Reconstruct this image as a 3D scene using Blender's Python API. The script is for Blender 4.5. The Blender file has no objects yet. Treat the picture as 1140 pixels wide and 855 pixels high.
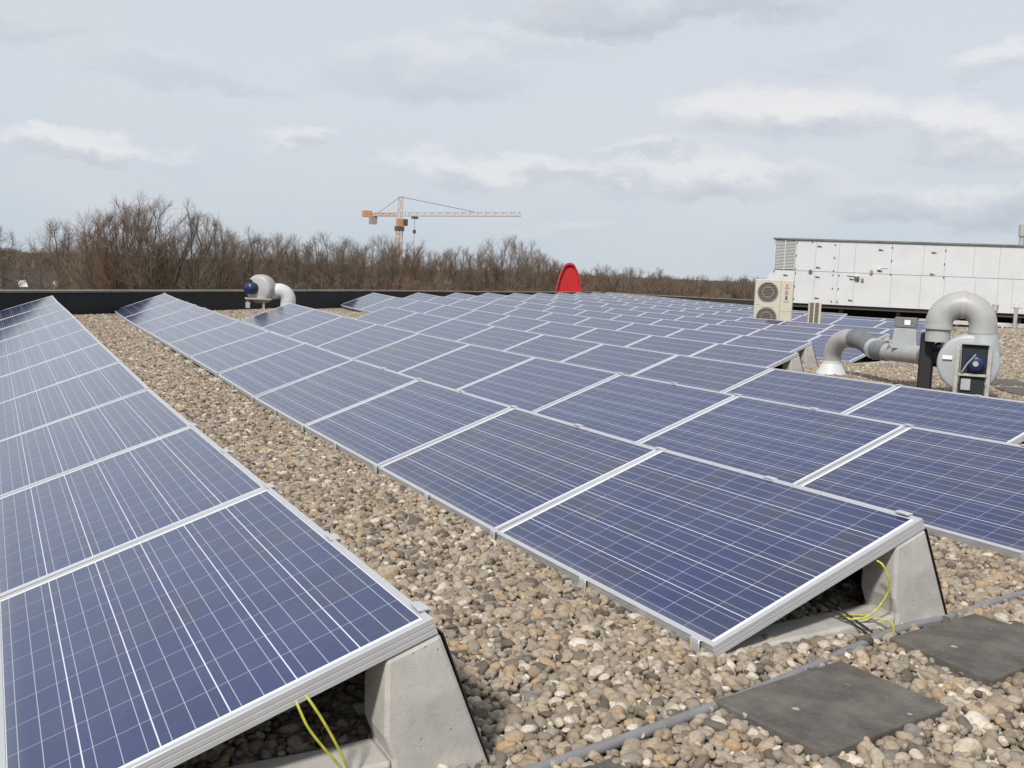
import bpy, math, random
import numpy as np
from mathutils import Vector, Matrix, noise as mnoise

# ------------------------------------------------------------------ camera, sky, sun, exposure
S = bpy.context.scene
COL = S.collection
CR = ((0.894162, -0.445711, 0.042607), (0.010788, 0.116579, 0.993123), (0.447613, 0.887553, -0.109049))
CC = Vector((-2.11856, -2.65477, 1.22395))
cam_d = bpy.data.cameras.new("camera")
cam = bpy.data.objects.new("camera", cam_d)
COL.objects.link(cam)
r_, u_, f_ = (Vector(v) for v in CR)
cam.matrix_world = Matrix(((r_.x, u_.x, -f_.x, CC.x), (r_.y, u_.y, -f_.y, CC.y), (r_.z, u_.z, -f_.z, CC.z), (0, 0, 0, 1)))
cam_d.sensor_width = 36.0
cam_d.lens = 36.0 * 1164.48 / 1140
cam_d.clip_start = 0.05
cam_d.clip_end = 6000
S.camera = cam

SUN_EL, SUN_AZ = math.radians(41), math.radians(233)
sd = Vector((math.sin(SUN_AZ) * math.cos(SUN_EL), math.cos(SUN_AZ) * math.cos(SUN_EL), math.sin(SUN_EL)))
ld = bpy.data.lights.new("sun", "SUN")
ld.energy = 3.3
ld.angle = math.radians(5)
ld.color = (1.0, 0.95, 0.88)
lo = bpy.data.objects.new("sun", ld)
lo.rotation_euler = (-sd).to_track_quat('-Z', 'Y').to_euler()
lo.location = (0, 0, 60)
COL.objects.link(lo)

S.view_settings.view_transform = 'Standard'
S.view_settings.look = 'None'
S.view_settings.gamma = 1
S.view_settings.use_curve_mapping = False
S.view_settings.exposure = 0.2


class NT:
    """tiny node helper"""
    def __init__(s, tree):
        s.t = tree
        s.n = tree.nodes
        s.l = tree.links

    def new(s, typ, **kw):
        nd = s.n.new(typ)
        for k, v in kw.items():
            setattr(nd, k, v)
        return nd

    def put(s, sock, v):
        if isinstance(v, bpy.types.NodeSocket):
            s.l.new(v, sock)
        elif v is not None:
            sock.default_value = v

    def math(s, op, a, b=None, c=None, clamp=False):
        nd = s.new('ShaderNodeMath', operation=op, use_clamp=clamp)
        for i, v in enumerate((a, b, c)):
            if v is not None:
                s.put(nd.inputs[i], v)
        return nd.outputs[0]

    def mix(s, fac, a, b, typ='MIX'):
        nd = s.new('ShaderNodeMix', data_type='RGBA', blend_type=typ)
        s.put(nd.inputs[0], fac)
        s.put(nd.inputs[6], a if isinstance(a, bpy.types.NodeSocket) else (*a, 1))
        s.put(nd.inputs[7], b if isinstance(b, bpy.types.NodeSocket) else (*b, 1))
        return nd.outputs[2]

    def noise(s, vec, scale, detail=3, rough=0.5, dist=0.0):
        nd = s.new('ShaderNodeTexNoise')
        if vec is not None:
            s.l.new(vec, nd.inputs['Vector'])
        nd.inputs['Scale'].default_value = scale
        nd.inputs['Detail'].default_value = detail
        nd.inputs['Roughness'].default_value = rough
        nd.inputs['Distortion'].default_value = dist
        return nd.outputs[0]

    def ramp(s, fac, stops, interp='LINEAR'):
        nd = s.new('ShaderNodeValToRGB')
        nd.color_ramp.interpolation = interp
        e = nd.color_ramp.elements
        while len(e) < len(stops):
            e.new(0.5)
        for el, (p, c) in zip(e, stops):
            el.position = p
            el.color = (*c, 1) if len(c) == 3 else c
        s.put(nd.inputs[0], fac)
        return nd.outputs[0]

    def smooth(s, v, a, b):
        nd = s.new('ShaderNodeMapRange', interpolation_type='SMOOTHSTEP')
        s.put(nd.inputs[0], v)
        nd.inputs[1].default_value = a
        nd.inputs[2].default_value = b
        return nd.outputs[0]


W = bpy.data.worlds.new("World")
S.world = W
W.use_nodes = True
wt = NT(W.node_tree)
bg = W.node_tree.nodes['Background']
sky = wt.new('ShaderNodeTexSky', sky_type='NISHITA', sun_disc=False)
sky.sun_elevation = SUN_EL
sky.sun_rotation = SUN_AZ
sky.air_density = 1.0
sky.dust_density = 2.5
tc = wt.new('ShaderNodeTexCoord')
sx = wt.new('ShaderNodeSeparateXYZ')
wt.l.new(tc.outputs['Generated'], sx.inputs[0])
zc = wt.math('MAXIMUM', sx.outputs[2], 0.0)
# cloud banks: azimuth, elevation, half width, half height (radians), thickness, lightness
BANKS = [(0.715, 0.153, 0.129, 0.031, 1.0, 0.62), (0.88, 0.139, 0.064, 0.033, 1.0, 0.6), (0.45, 0.091, 0.12, 0.017, 0.75, 0.55), (0.643, 0.092, 0.129, 0.021, 0.8, 0.5), (0.078, 0.092, 0.069, 0.014, 0.9, 0.62), (0.242, 0.116, 0.047, 0.011, 0.7, 0.6), (0.38, 0.178, 0.129, 0.031, 0.55, 0.35), (0.846, 0.072, 0.112, 0.022, 0.8, 0.28), (0.593, 0.24, 0.198, 0.021, 0.7, 0.2), (0.896, 0.195, 0.043, 0.022, 0.8, 0.6), (0.567, 0.116, 0.06, 0.012, 0.6, 0.55), (0.155, 0.16, 0.103, 0.012, 0.35, 0.2), (0.52, 0.04, 0.052, 0.007, 0.25, 0.6), (0.032, 0.187, 0.069, 0.014, 0.35, 0.2), (0.486, 0.221, 0.095, 0.026, 0.5, 0.6), (0.746, 0.2, 0.077, 0.012, 0.3, 0.3)]
az_ = wt.math('ARCTAN2', sx.outputs[0], sx.outputs[1])
el_ = wt.math('ARCSINE', sx.outputs[2])
def skyvec(kz, off):
    c_ = wt.new('ShaderNodeCombineXYZ')
    wt.put(c_.inputs[0], sx.outputs[0]); wt.put(c_.inputs[1], sx.outputs[1])
    wt.put(c_.inputs[2], wt.math('ADD', wt.math('MULTIPLY', sx.outputs[2], kz), off))
    return c_.outputs[0]
w1 = wt.noise(skyvec(2.0, 3.1), 7.0, 7, 0.60)
w2 = wt.noise(skyvec(2.0, 9.7), 10.0, 8, 0.62)
fine = wt.noise(skyvec(1.8, 5.3), 17.0, 6, 0.6)
azw = wt.math('ADD', az_, wt.math('MULTIPLY', wt.math('SUBTRACT', w1, 0.5), 0.22))
elw = wt.math('ADD', el_, wt.math('MULTIPLY', wt.math('SUBTRACT', w2, 0.5), 0.085))
cov, acc = None, None
for ca, ce, cw_, ch_, am, li in BANKS:
    u_n = wt.math('DIVIDE', wt.math('SUBTRACT', azw, ca), cw_)
    v_n = wt.math('DIVIDE', wt.math('SUBTRACT', elw, ce), ch_)
    q_n = wt.math('SUBTRACT', 1.25, wt.math('ADD', wt.math('MULTIPLY', u_n, u_n), wt.math('MULTIPLY', v_n, v_n)))
    d_n = wt.math('MULTIPLY', wt.smooth(q_n, 0.0, 1.1), am)
    l_n = wt.math('ADD', wt.math('MULTIPLY', v_n, 0.42), li)
    t_n = wt.math('MULTIPLY', d_n, l_n)
    cov = d_n if cov is None else wt.math('ADD', cov, d_n)
    acc = t_n if acc is None else wt.math('ADD', acc, t_n)
lit = wt.math('DIVIDE', acc, wt.math('MAXIMUM', cov, 0.001))
lit = wt.math('ADD', lit, wt.math('MULTIPLY', wt.math('SUBTRACT', fine, 0.5), 0.9), clamp=True)
cover = wt.math('MINIMUM', cov, 1.0)
# loose cloud over the rest of the dome
rest = wt.noise(skyvec(2.0, 1.3), 3.0, 6, 0.55, 0.2)
veil = wt.smooth(rest, 0.42, 0.70)
cloud = wt.ramp(lit, [(0.05, (0.47, 0.51, 0.585)), (0.40, (0.60, 0.63, 0.685)), (0.66, (0.80, 0.805, 0.815))])
cl10 = wt.new('ShaderNodeVectorMath', operation='SCALE'); wt.l.new(cloud, cl10.inputs[0]); cl10.inputs[3].default_value = 9.0
haze = wt.mix(wt.smooth(zc, 0.0, 0.16), (5.15, 5.85, 6.5), (5.9, 6.3, 6.85))
haze = wt.mix(wt.math('MULTIPLY', veil, 0.65), haze, (6.15, 6.35, 6.7))
base = wt.mix(0.92, sky.outputs[0], haze)
skyc = wt.mix(wt.math('MULTIPLY', cover, 0.86), base, cl10.outputs[0])
wt.l.new(skyc, bg.inputs[0])
bg.inputs[1].default_value = 0.1

# ------------------------------------------------------------------ helpers
random.seed(11)
def tag(o, label=None, cat=None, group=None, kind=None):
    if label: o['label'] = label
    if cat: o['category'] = cat
    if group: o['group'] = group
    if kind: o['kind'] = kind
    return o

def empty(name, loc=(0, 0, 0), label=None, cat=None, group=None, mat=None):
    o = bpy.data.objects.new(name, None)
    o.empty_display_size = 0.2
    COL.objects.link(o)
    if mat is not None: o.matrix_world = mat
    else: o.location = loc
    return tag(o, label, cat, group)

class MB:
    """collects simple solids, then links them as ONE mesh object"""
    def __init__(s):
        s.v, s.f, s.sm = [], [], []

    def add(s, vs, fs, smooth=False):
        b = len(s.v)
        s.v += [tuple(v) for v in vs]
        s.f += [tuple(i + b for i in f) for f in fs]
        s.sm += [smooth] * len(fs)

    def box(s, c, d, M=None, bev=0.0):
        x, y, z = (q / 2 for q in d)
        if bev <= 0:
            vs = [Vector((sx * x, sy * y, sz * z)) for sx in (-1, 1) for sy in (-1, 1) for sz in (-1, 1)]
            fs = [(0, 1, 3, 2), (4, 6, 7, 5), (0, 4, 5, 1), (2, 3, 7, 6), (0, 2, 6, 4), (1, 5, 7, 3)]
        else:
            b = min(bev, x * .9, y * .9, z * .9)
            vs, idx = [], {}
            for sx in (-1, 1):
                for sy in (-1, 1):
                    for sz in (-1, 1):
                        for ax in range(3):
                            p = [sx * x, sy * y, sz * z]
                            for k in range(3):
                                if k != ax: p[k] -= (sx, sy, sz)[k] * b
                            idx[(sx, sy, sz, ax)] = len(vs)
                            vs.append(Vector(p))
            fs = []
            def q(ids):
                pts = [vs[i] for i in ids]
                c0 = sum(pts, Vector()) / len(pts)
                nn = (pts[1] - pts[0]).cross(pts[2] - pts[0])
                fs.append(tuple(ids) if nn.dot(c0) > 0 else tuple(reversed(ids)))
            for ax in range(3):
                o1, o2 = [k for k in range(3) if k != ax]
                for sg in (-1, 1):
                    ids = []
                    for a, bb in ((-1, -1), (1, -1), (1, 1), (-1, 1)):
                        k = [0, 0, 0]; k[ax] = sg; k[o1] = a; k[o2] = bb
                        ids.append(idx[(*k, ax)])
                    q(ids)
                for a in (-1, 1):
                    for bb in (-1, 1):
                        k1 = [0, 0, 0]; k1[o1] = a; k1[o2] = bb
                        k2 = list(k1); k1[ax] = -1; k2[ax] = 1
                        q([idx[(*k1, o1)], idx[(*k2, o1)], idx[(*k2, o2)], idx[(*k1, o2)]])
            for sx in (-1, 1):
                for sy in (-1, 1):
                    for sz in (-1, 1):
                        q([idx[(sx, sy, sz, a)] for a in range(3)])
        c = Vector(c)
        vs = [(M @ (v + c)) if M is not None else v + c for v in vs]
        s.add(vs, fs)
        return s

    def tube(s, pts, rad, n=12, caps=True, smooth=True):
        pts = [Vector(p) for p in pts]
        if not hasattr(rad, '__len__'): rad = [rad] * len(pts)
        t0 = (pts[1] - pts[0]).normalized()
        up = Vector((0, 0, 1)) if abs(t0.z) < 0.9 else Vector((1, 0, 0))
        a = t0.cross(up).normalized()
        vs, fs = [], []
        for i, p in enumerate(pts):
            t = (pts[min(i + 1, len(pts) - 1)] - pts[max(i - 1, 0)]).normalized()
            a = (a - t * a.dot(t)).normalized()
            b = t.cross(a)
            for k in range(n):
                an = 2 * math.pi * k / n
                vs.append(p + (a * math.cos(an) + b * math.sin(an)) * rad[i])
        for i in range(len(pts) - 1):
            for k in range(n):
                k2 = (k + 1) % n
                fs.append((i * n + k, i * n + k2, (i + 1) * n + k2, (i + 1) * n + k))
        s.add(vs, fs, smooth)
        if caps:
            e = (len(pts) - 1) * n
            s.add(vs[:n], [tuple(range(n - 1, -1, -1))])
            s.add(vs[e:], [tuple(range(n))])
        return s

    def lathe(s, prof, M=None, n=32, smooth=True):
        """prof = (radius, height) about local Z; flat shading breaks where the profile repeats a point"""
        vs, fs = [], []
        for r, h in prof:
            for k in range(n):
                an = 2 * math.pi * k / n
                v = Vector((r * math.cos(an), r * math.sin(an), h))
                vs.append(M @ v if M is not None else v)
        for i in range(len(prof) - 1):
            if prof[i] == prof[i + 1]: continue
            for k in range(n):
                k2 = (k + 1) % n
                fs.append((i * n + k, i * n + k2, (i + 1) * n + k2, (i + 1) * n + k))
        s.add(vs, fs, smooth)
        return s

    def prism(s, poly, a0, a1, fn):
        """poly in 2D, extruded a0..a1; fn(u,v,a) -> point"""
        n = len(poly)
        vs = [fn(u, v, a0) for u, v in poly] + [fn(u, v, a1) for u, v in poly]
        fs = [tuple(range(n - 1, -1, -1)), tuple(range(n, 2 * n))]
        fs += [(i, (i + 1) % n, n + (i + 1) % n, n + i) for i in range(n)]
        s.add(vs, fs)
        return s

    def build(s, name, mat, parent=None, bevel=0.0, fix=False):
        me = bpy.data.meshes.new(name)
        me.from_pydata(s.v, [], s.f)
        me.polygons.foreach_set('use_smooth', s.sm)
        me.materials.append(mat)
        me.update()
        if fix:
            import bmesh
            bm = bmesh.new(); bm.from_mesh(me)
            bmesh.ops.recalc_face_normals(bm, faces=bm.faces)
            bm.to_mesh(me); bm.free()
        o = bpy.data.objects.new(name, me)
        COL.objects.link(o)
        if parent is not None: o.parent = parent
        if bevel > 0:
            md = o.modifiers.new("bevel", 'BEVEL')
            md.width = bevel
            md.segments = 2
            md.limit_method = 'ANGLE'
            md.angle_limit = math.radians(40)
        return o

def children_of(o, pool):
    return [c for c in pool if c.parent == o]

def copy_thing(o, mat=None, label=None, group=None):
    c = o.copy(); COL.objects.link(c)
    if mat is not None: c.matrix_world = mat
    if label: c['label'] = label
    if group: c['group'] = group
    for ch in o.children:
        d = ch.copy(); COL.objects.link(d); d.parent = c
        for g in ch.children:
            e = g.copy(); COL.objects.link(e); e.parent = d
    return c

ORD = "zeroth first second third fourth fifth sixth seventh eighth ninth tenth eleventh twelfth thirteenth fourteenth fifteenth sixteenth seventeenth eighteenth nineteenth twentieth".split()
ORD += ["twenty-" + w for w in ORD[1:10]]

# ------------------------------------------------------------------ materials
def pmat(name, col, rough=0.6, metal=0.0, spec=0.5, var=0.0, vscale=6.0, bump=0.0, bscale=40.0, streak=False, dark=None):
    m = bpy.data.materials.new(name); m.use_nodes = True
    t = NT(m.node_tree)
    b = m.node_tree.nodes['Principled BSDF']
    b.inputs['Roughness'].default_value = rough
    b.inputs['Metallic'].default_value = metal
    b.inputs['Specular IOR Level'].default_value = spec
    if var > 0 or bump > 0:
        tcn = t.new('ShaderNodeTexCoord')
        vec = tcn.outputs['Object']
        if streak:
            mp = t.new('ShaderNodeMapping'); mp.inputs['Scale'].default_value = (1, 1, 0.08)
            t.l.new(vec, mp.inputs[0]); vec = mp.outputs[0]
        if var > 0:
            nn = t.noise(vec, vscale, 6, 0.62)
            d = dark or tuple(c * (1 - var) for c in col)
            hi = tuple(min(1, c * (1 + var * .5)) for c in col)
            t.l.new(t.ramp(nn, [(0.3, d), (0.52, col), (0.75, hi)]), b.inputs['Base Color'])
        else:
            b.inputs['Base Color'].default_value = (*col, 1)
        if bump > 0:
            bn = t.new('ShaderNodeBump')
            bn.inputs['Strength'].default_value = bump
            bn.inputs['Distance'].default_value = 0.01
            t.l.new(t.noise(tcn.outputs['Object'], bscale, 5, 0.6), bn.inputs['Height'])
            t.l.new(bn.outputs[0], b.inputs['Normal'])
    else:
        b.inputs['Base Color'].default_value = (*col, 1)
    return m

def concrete_mat(name, col, sp=1.0):
    m = bpy.data.materials.new(name); m.use_nodes = True
    t = NT(m.node_tree); b = m.node_tree.nodes['Principled BSDF']
    tcn = t.new('ShaderNodeTexCoord'); v = tcn.outputs['Object']
    n1 = t.noise(v, 5, 5, 0.6); n2 = t.noise(v, 70, 4, 0.6); n3 = t.noise(v, 260, 2, 0.5)
    c = t.mix(t.smooth(n1, 0.3, 0.72), tuple(q * .78 for q in col), tuple(min(1, q * 1.1) for q in col))
    c = t.mix(t.math('MULTIPLY', t.smooth(n2, 0.58, 0.75), 0.35), c, tuple(q * .5 for q in col))
    vo = t.new('ShaderNodeTexVoronoi'); vo.inputs['Scale'].default_value = 30 * sp
    t.l.new(v, vo.inputs['Vector'])
    pit = t.smooth(vo.outputs['Distance'], 0.13, 0.06)
    pit = t.math('MULTIPLY', pit, t.smooth(t.noise(v, 13, 2), 0.5, 0.62))
    c = t.mix(t.math('MULTIPLY', pit, 0.6), c, tuple(q * .3 for q in col))
    t.l.new(c, b.inputs['Base Color'])
    b.inputs['Roughness'].default_value = 0.88
    b.inputs['Specular IOR Level'].default_value = 0.25
    bn = t.new('ShaderNodeBump'); bn.inputs['Strength'].default_value = 0.35; bn.inputs['Distance'].default_value = 0.004
    h = t.math('SUBTRACT', t.math('ADD', n3, t.math('MULTIPLY', n2, 0.8)), t.math('MULTIPLY', pit, 1.5))
    t.l.new(h, bn.inputs['Height']); t.l.new(bn.outputs[0], b.inputs['Normal'])
    return m

def slab_mat():
    m = bpy.data.materials.new("dark_paver"); m.use_nodes = True
    t = NT(m.node_tree); b = m.node_tree.nodes['Principled BSDF']
    tcn = t.new('ShaderNodeTexCoord'); v = tcn.outputs['Object']
    n1 = t.noise(v, 6, 6, 0.65); n2 = t.noise(v, 85, 5, 0.7)
    c = t.mix(t.smooth(n1, 0.3, 0.75), (0.080, 0.074, 0.066), (0.160, 0.149, 0.132))
    c = t.mix(t.math('MULTIPLY', t.smooth(n2, 0.55, 0.72), 0.65), c, (0.20, 0.187, 0.165))
    vo = t.new('ShaderNodeTexVoronoi'); vo.inputs['Scale'].default_value = 13
    t.l.new(v, vo.inputs['Vector'])
    spot = t.math('MULTIPLY', t.smooth(vo.outputs['Distance'], 0.17, 0.11), t.smooth(t.noise(v, 9, 2), 0.50, 0.53))
    c = t.mix(t.math('MULTIPLY', spot, 0.75), c, (0.42, 0.40, 0.36))
    t.l.new(c, b.inputs['Base Color'])
    b.inputs['Roughness'].default_value = 0.9
    b.inputs['Specular IOR Level'].default_value = 0.2
    bn = t.new('ShaderNodeBump'); bn.inputs['Strength'].default_value = 0.6; bn.inputs['Distance'].default_value = 0.004
    t.l.new(n2, bn.inputs['Height']); t.l.new(bn.outputs[0], b.inputs['Normal'])
    return m

PL, PW, PLEN = 1.67, 0.992, 1.659

def cell_mat():
    m = bpy.data.materials.new("polycrystalline_cells"); m.use_nodes = True
    t = NT(m.node_tree); b = m.node_tree.nodes['Principled BSDF']
    tcn = t.new('ShaderNodeTexCoord')
    sp = t.new('ShaderNodeSeparateXYZ'); t.l.new(tcn.outputs['Object'], sp.inputs[0])
    x, y = sp.outputs[0], sp.outputs[1]
    P = 0.1585
    u = t.math('DIVIDE', t.math('SUBTRACT', y, (PLEN - 10 * P) / 2), P)
    w = t.math('DIVIDE', t.math('SUBTRACT', x, (PW - 6 * P) / 2), P)
    fu, fw = t.math('FRACT', u), t.math('FRACT', w)
    du = t.math('SUBTRACT', 0.5, t.math('ABSOLUTE', t.math('SUBTRACT', fu, 0.5)))
    dw = t.math('SUBTRACT', 0.5, t.math('ABSOLUTE', t.math('SUBTRACT', fw, 0.5)))
    gap_u = t.math('LESS_THAN', du, 0.0062)       # thin gap across the row
    gap_w = t.math('LESS_THAN', dw, 0.0098)       # wider gap between strings
    f3 = t.math('FRACT', t.math('MULTIPLY', fw, 3))
    bus = t.math('LESS_THAN', t.math('ABSOLUTE', t.math('SUBTRACT', f3, 0.5)), 0.021)
    inside = t.math('MULTIPLY', t.math('MULTIPLY', t.math('GREATER_THAN', u, 0.0), t.math('LESS_THAN', u, 10.0)),
                    t.math('MULTIPLY', t.math('GREATER_THAN', w, 0.0), t.math('LESS_THAN', w, 6.0)))
    oi = t.new('ShaderNodeObjectInfo')
    cb = t.new('ShaderNodeCombineXYZ')
    t.put(cb.inputs[0], t.math('FLOOR', u)); t.put(cb.inputs[1], t.math('FLOOR', w)); t.put(cb.inputs[2], t.math('MULTIPLY', oi.outputs['Random'], 97.0))
    wn = t.new('ShaderNodeTexWhiteNoise'); t.l.new(cb.outputs[0], wn.inputs['Vector'])
    # crystal grain
    vo = t.new('ShaderNodeTexVoronoi'); vo.inputs['Scale'].default_value = 75
    add = t.new('ShaderNodeVectorMath', operation='ADD'); t.l.new(tcn.outputs['Object'], add.inputs[0])
    cb2 = t.new('ShaderNodeCombineXYZ'); t.put(cb2.inputs[0], t.math('MULTIPLY', oi.outputs['Random'], 31.0)); t.l.new(cb2.outputs[0], add.inputs[1])
    t.l.new(add.outputs[0], vo.inputs['Vector'])
    sepc = t.new('ShaderNodeSeparateColor'); t.l.new(vo.outputs['Color'], sepc.inputs[0])
    grain = sepc.outputs[0]
    mot = t.noise(add.outputs[0], 3.2, 2, 0.5)
    k = t.math('ADD', t.math('MULTIPLY', wn.outputs[0], 0.5), t.math('MULTIPLY', t.smooth(mot, 0.3, 0.7), 0.5))
    k = t.math('ADD', t.math('MULTIPLY', k, 0.75), t.math('MULTIPLY', oi.outputs['Random'], 0.3))
    cell = t.ramp(k, [(0.12, (0.004, 0.017, 0.100)), (0.45, (0.005, 0.014, 0.080)), (0.65, (0.009, 0.016, 0.068)), (0.88, (0.022, 0.020, 0.048))])
    cell = t.mix(t.math('MULTIPLY', grain, 0.35), cell, (0.016, 0.036, 0.135))
    c = t.mix(bus, cell, (0.30, 0.32, 0.39))
    c = t.mix(gap_u, c, (0.34, 0.37, 0.46))
    c = t.mix(gap_w, c, (0.62, 0.64, 0.70))
    c = t.mix(inside, (0.72, 0.74, 0.78), c)
    dust = t.noise(add.outputs[0], 2.1, 5, 0.6)
    c = t.mix(t.math('MULTIPLY', t.math('ADD', t.smooth(dust, 0.35, 0.8), t.math('MULTIPLY', t.smooth(x, 0.075, 0.02), 2.2)), 0.045), c, (0.42, 0.40, 0.38))
    t.l.new(c, b.inputs['Base Color'])
    b.inputs['Roughness'].default_value = 0.5
    b.inputs['Specular IOR Level'].default_value = 0.08
    b.inputs['Coat Weight'].default_value = 1.0
    b.inputs['Coat Roughness'].default_value = 0.14
    b.inputs['Coat IOR'].default_value = 1.53
    b.inputs['Sheen Weight'].default_value = 0.06
    b.inputs['Sheen Roughness'].default_value = 0.35
    return m

M_CELL = cell_mat()
M_ALU = pmat("anodised_aluminium", (0.50, 0.51, 0.525), 0.42, 0.35, var=0.06, vscale=9)
M_CLAMP = pmat("clamp_aluminium", (0.66, 0.67, 0.68), 0.38, 0.6)
M_CONC = concrete_mat("grey_concrete", (0.47, 0.455, 0.425))
M_SLAB = slab_mat()
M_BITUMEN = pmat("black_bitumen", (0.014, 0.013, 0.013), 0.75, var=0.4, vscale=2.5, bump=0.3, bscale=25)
M_COPING = pmat("weathered_coping", (0.17, 0.163, 0.15), 0.7, var=0.45, vscale=1.6)
M_PIPEG = pmat("grey_conduit", (0.20, 0.205, 0.21), 0.55, var=0.25, vscale=9)
M_PVC = pmat("light_grey_duct", (0.36, 0.36, 0.352), 0.45, var=0.16, vscale=5)
M_GALV = pmat("grey_painted_steel", (0.36, 0.385, 0.40), 0.42, var=0.12, vscale=5)
M_DGREY = pmat("dark_grey_hose", (0.16, 0.165, 0.17), 0.55, var=0.25, vscale=8)
M_STEEL = pmat("galvanised_steel", (0.45, 0.44, 0.41), 0.5, 0.4, var=0.3, vscale=14)
M_BLACK = pmat("black_rubber", (0.012, 0.012, 0.014), 0.6, var=0.3, vscale=10)
M_BLUE = pmat("blue_motor_paint", (0.010, 0.024, 0.080), 0.35, var=0.25, vscale=12)
M_WHITEP = pmat("white_sheet_panel", (0.55, 0.56, 0.572), 0.5, var=0.07, vscale=1.3)
M_WLABEL = pmat("white_label", (0.78, 0.78, 0.77), 0.5)
M_CREAM = pmat("cream_enamel", (0.51, 0.475, 0.405), 0.45, var=0.05, vscale=3)
M_GRILLE = pmat("grey_brown_grille", (0.25, 0.225, 0.195), 0.55)
M_INNER = pmat("interior_shade", (0.055, 0.05, 0.046), 0.8)  # dark tone stands for the shade behind grilles and in the plinth gap
M_RED = pmat("red_lacquer", (0.50, 0.016, 0.020), 0.4, var=0.1, vscale=2)
M_REDMARK = pmat("red_print", (0.45, 0.05, 0.04), 0.5)
M_INK = pmat("dark_print", (0.06, 0.06, 0.07), 0.5)
M_BLUEMARK = pmat("blue_print", (0.15, 0.19, 0.48), 0.5)
M_LOUV = pmat("grey_louvre", (0.52, 0.52, 0.52), 0.5)
M_HINGE = pmat("black_fitting", (0.10, 0.10, 0.10), 0.5)
M_CRANE_W = pmat("pale_crane_paint", (0.58, 0.45, 0.38), 0.5)
M_CRANE_O = pmat("orange_crane_paint", (0.52, 0.27, 0.13), 0.5, var=0.2, vscale=1)
M_CRANE_D = pmat("dark_crane_steel", (0.09, 0.08, 0.085), 0.5)
M_BALLAST = pmat("ballast_concrete", (0.3, 0.27, 0.25), 0.8)

def cable_mat():
    m = bpy.data.materials.new("green_yellow_cable"); m.use_nodes = True
    t = NT(m.node_tree); b = m.node_tree.nodes['Principled BSDF']
    tcn = t.new('ShaderNodeTexCoord')
    wv = t.new('ShaderNodeTexWave'); wv.inputs['Scale'].default_value = 14; wv.inputs['Distortion'].default_value = 3
    t.l.new(tcn.outputs['Object'], wv.inputs['Vector'])
    t.l.new(t.ramp(wv.outputs['Fac'], [(0.0, (0.52, 0.46, 0.045)), (0.45, (0.47, 0.45, 0.05)), (1.0, (0.34, 0.39, 0.06))]), b.inputs['Base Color'])
    b.inputs['Roughness'].default_value = 0.4
    return m
M_CABLE = cable_mat()

# ------------------------------------------------------------------ the roof and the land
DT, DN = Vector((0.713, 0.701, 0)), Vector((-0.701, 0.713, 0))   # along the far parapet / towards it
def wt_of(x, y): return -0.701 * x + 0.713 * y, 0.713 * x + 0.701 * y
def sstep(v, a, b):
    q = min(1, max(0, (v - a) / (b - a))); return q * q * (3 - 2 * q)
def zr(x, y):
    w, t = wt_of(x, y)
    w = max(-9, min(14, w))
    return 0.00234065 * (w - 3.2463) ** 2 - 0.00476905 * t - (0.035 + 0.03 * sstep(t, 24, 34)) * sstep(w, 9.8, 12.4)
def zg(x, y): return zr(x, y) - 0.05
def tn(t, w, z=0.0):
    p = DT * t + DN * w
    return Vector((p.x, p.y, z))
def roofz(t, w):
    p = tn(t, w); return zr(p.x, p.y)

def gravel_bed_mat():
    m = bpy.data.materials.new("gravel_bed"); m.use_nodes = True
    t = NT(m.node_tree); b = m.node_tree.nodes['Principled BSDF']
    tcn = t.new('ShaderNodeTexCoord'); v = tcn.outputs['Object']
    vo = t.new('ShaderNodeTexVoronoi'); vo.inputs['Scale'].default_value = 34
    t.l.new(v, vo.inputs['Vector'])
    sc = t.new('ShaderNodeSeparateColor'); t.l.new(vo.outputs['Color'], sc.inputs[0])
    c = t.ramp(sc.outputs[0], PEB)
    c = t.mix(t.math('MULTIPLY', t.smooth(t.noise(v, 0.8, 4), 0.4, 0.7), 0.35), c, (0.13, 0.11, 0.085))
    t.l.new(c, b.inputs['Base Color'])
    b.inputs['Roughness'].default_value = 0.9
    bn = t.new('ShaderNodeBump'); bn.inputs['Strength'].default_value = 1.0; bn.inputs['Distance'].default_value = 0.02
    bn.invert = True
    t.l.new(vo.outputs['Distance'], bn.inputs['Height']); t.l.new(bn.outputs[0], b.inputs['Normal'])
    return m
PEB = [(0.0, (0.070, 0.060, 0.048)), (0.12, (0.145, 0.12, 0.092)), (0.26, (0.29, 0.228, 0.158)), (0.40, (0.235, 0.204, 0.165)),
       (0.52, (0.365, 0.288, 0.195)), (0.66, (0.32, 0.285, 0.238)), (0.77, (0.395, 0.27, 0.145)), (0.82, (0.175, 0.16, 0.145)), (0.91, (0.44, 0.38, 0.292)), (1.0, (0.60, 0.55, 0.47))]
M_BED = gravel_bed_mat()

mb = MB()
ts = np.linspace(-9, 51.2, 61); ws = np.linspace(-14, 13.05, 42)
vs = []
for t in ts:
    for w in ws:
        vs.append(tn(t, w, roofz(t, w) - 0.078))
nW = len(ws)
mb.add(vs, [(i * nW + j, (i + 1) * nW + j, (i + 1) * nW + j + 1, i * nW + j + 1) for i in range(len(ts) - 1) for j in range(nW - 1)], True)
o = mb.build("roof", M_BED); tag(o, "flat gravel covered roof of the building", "roof", kind="structure")

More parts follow.
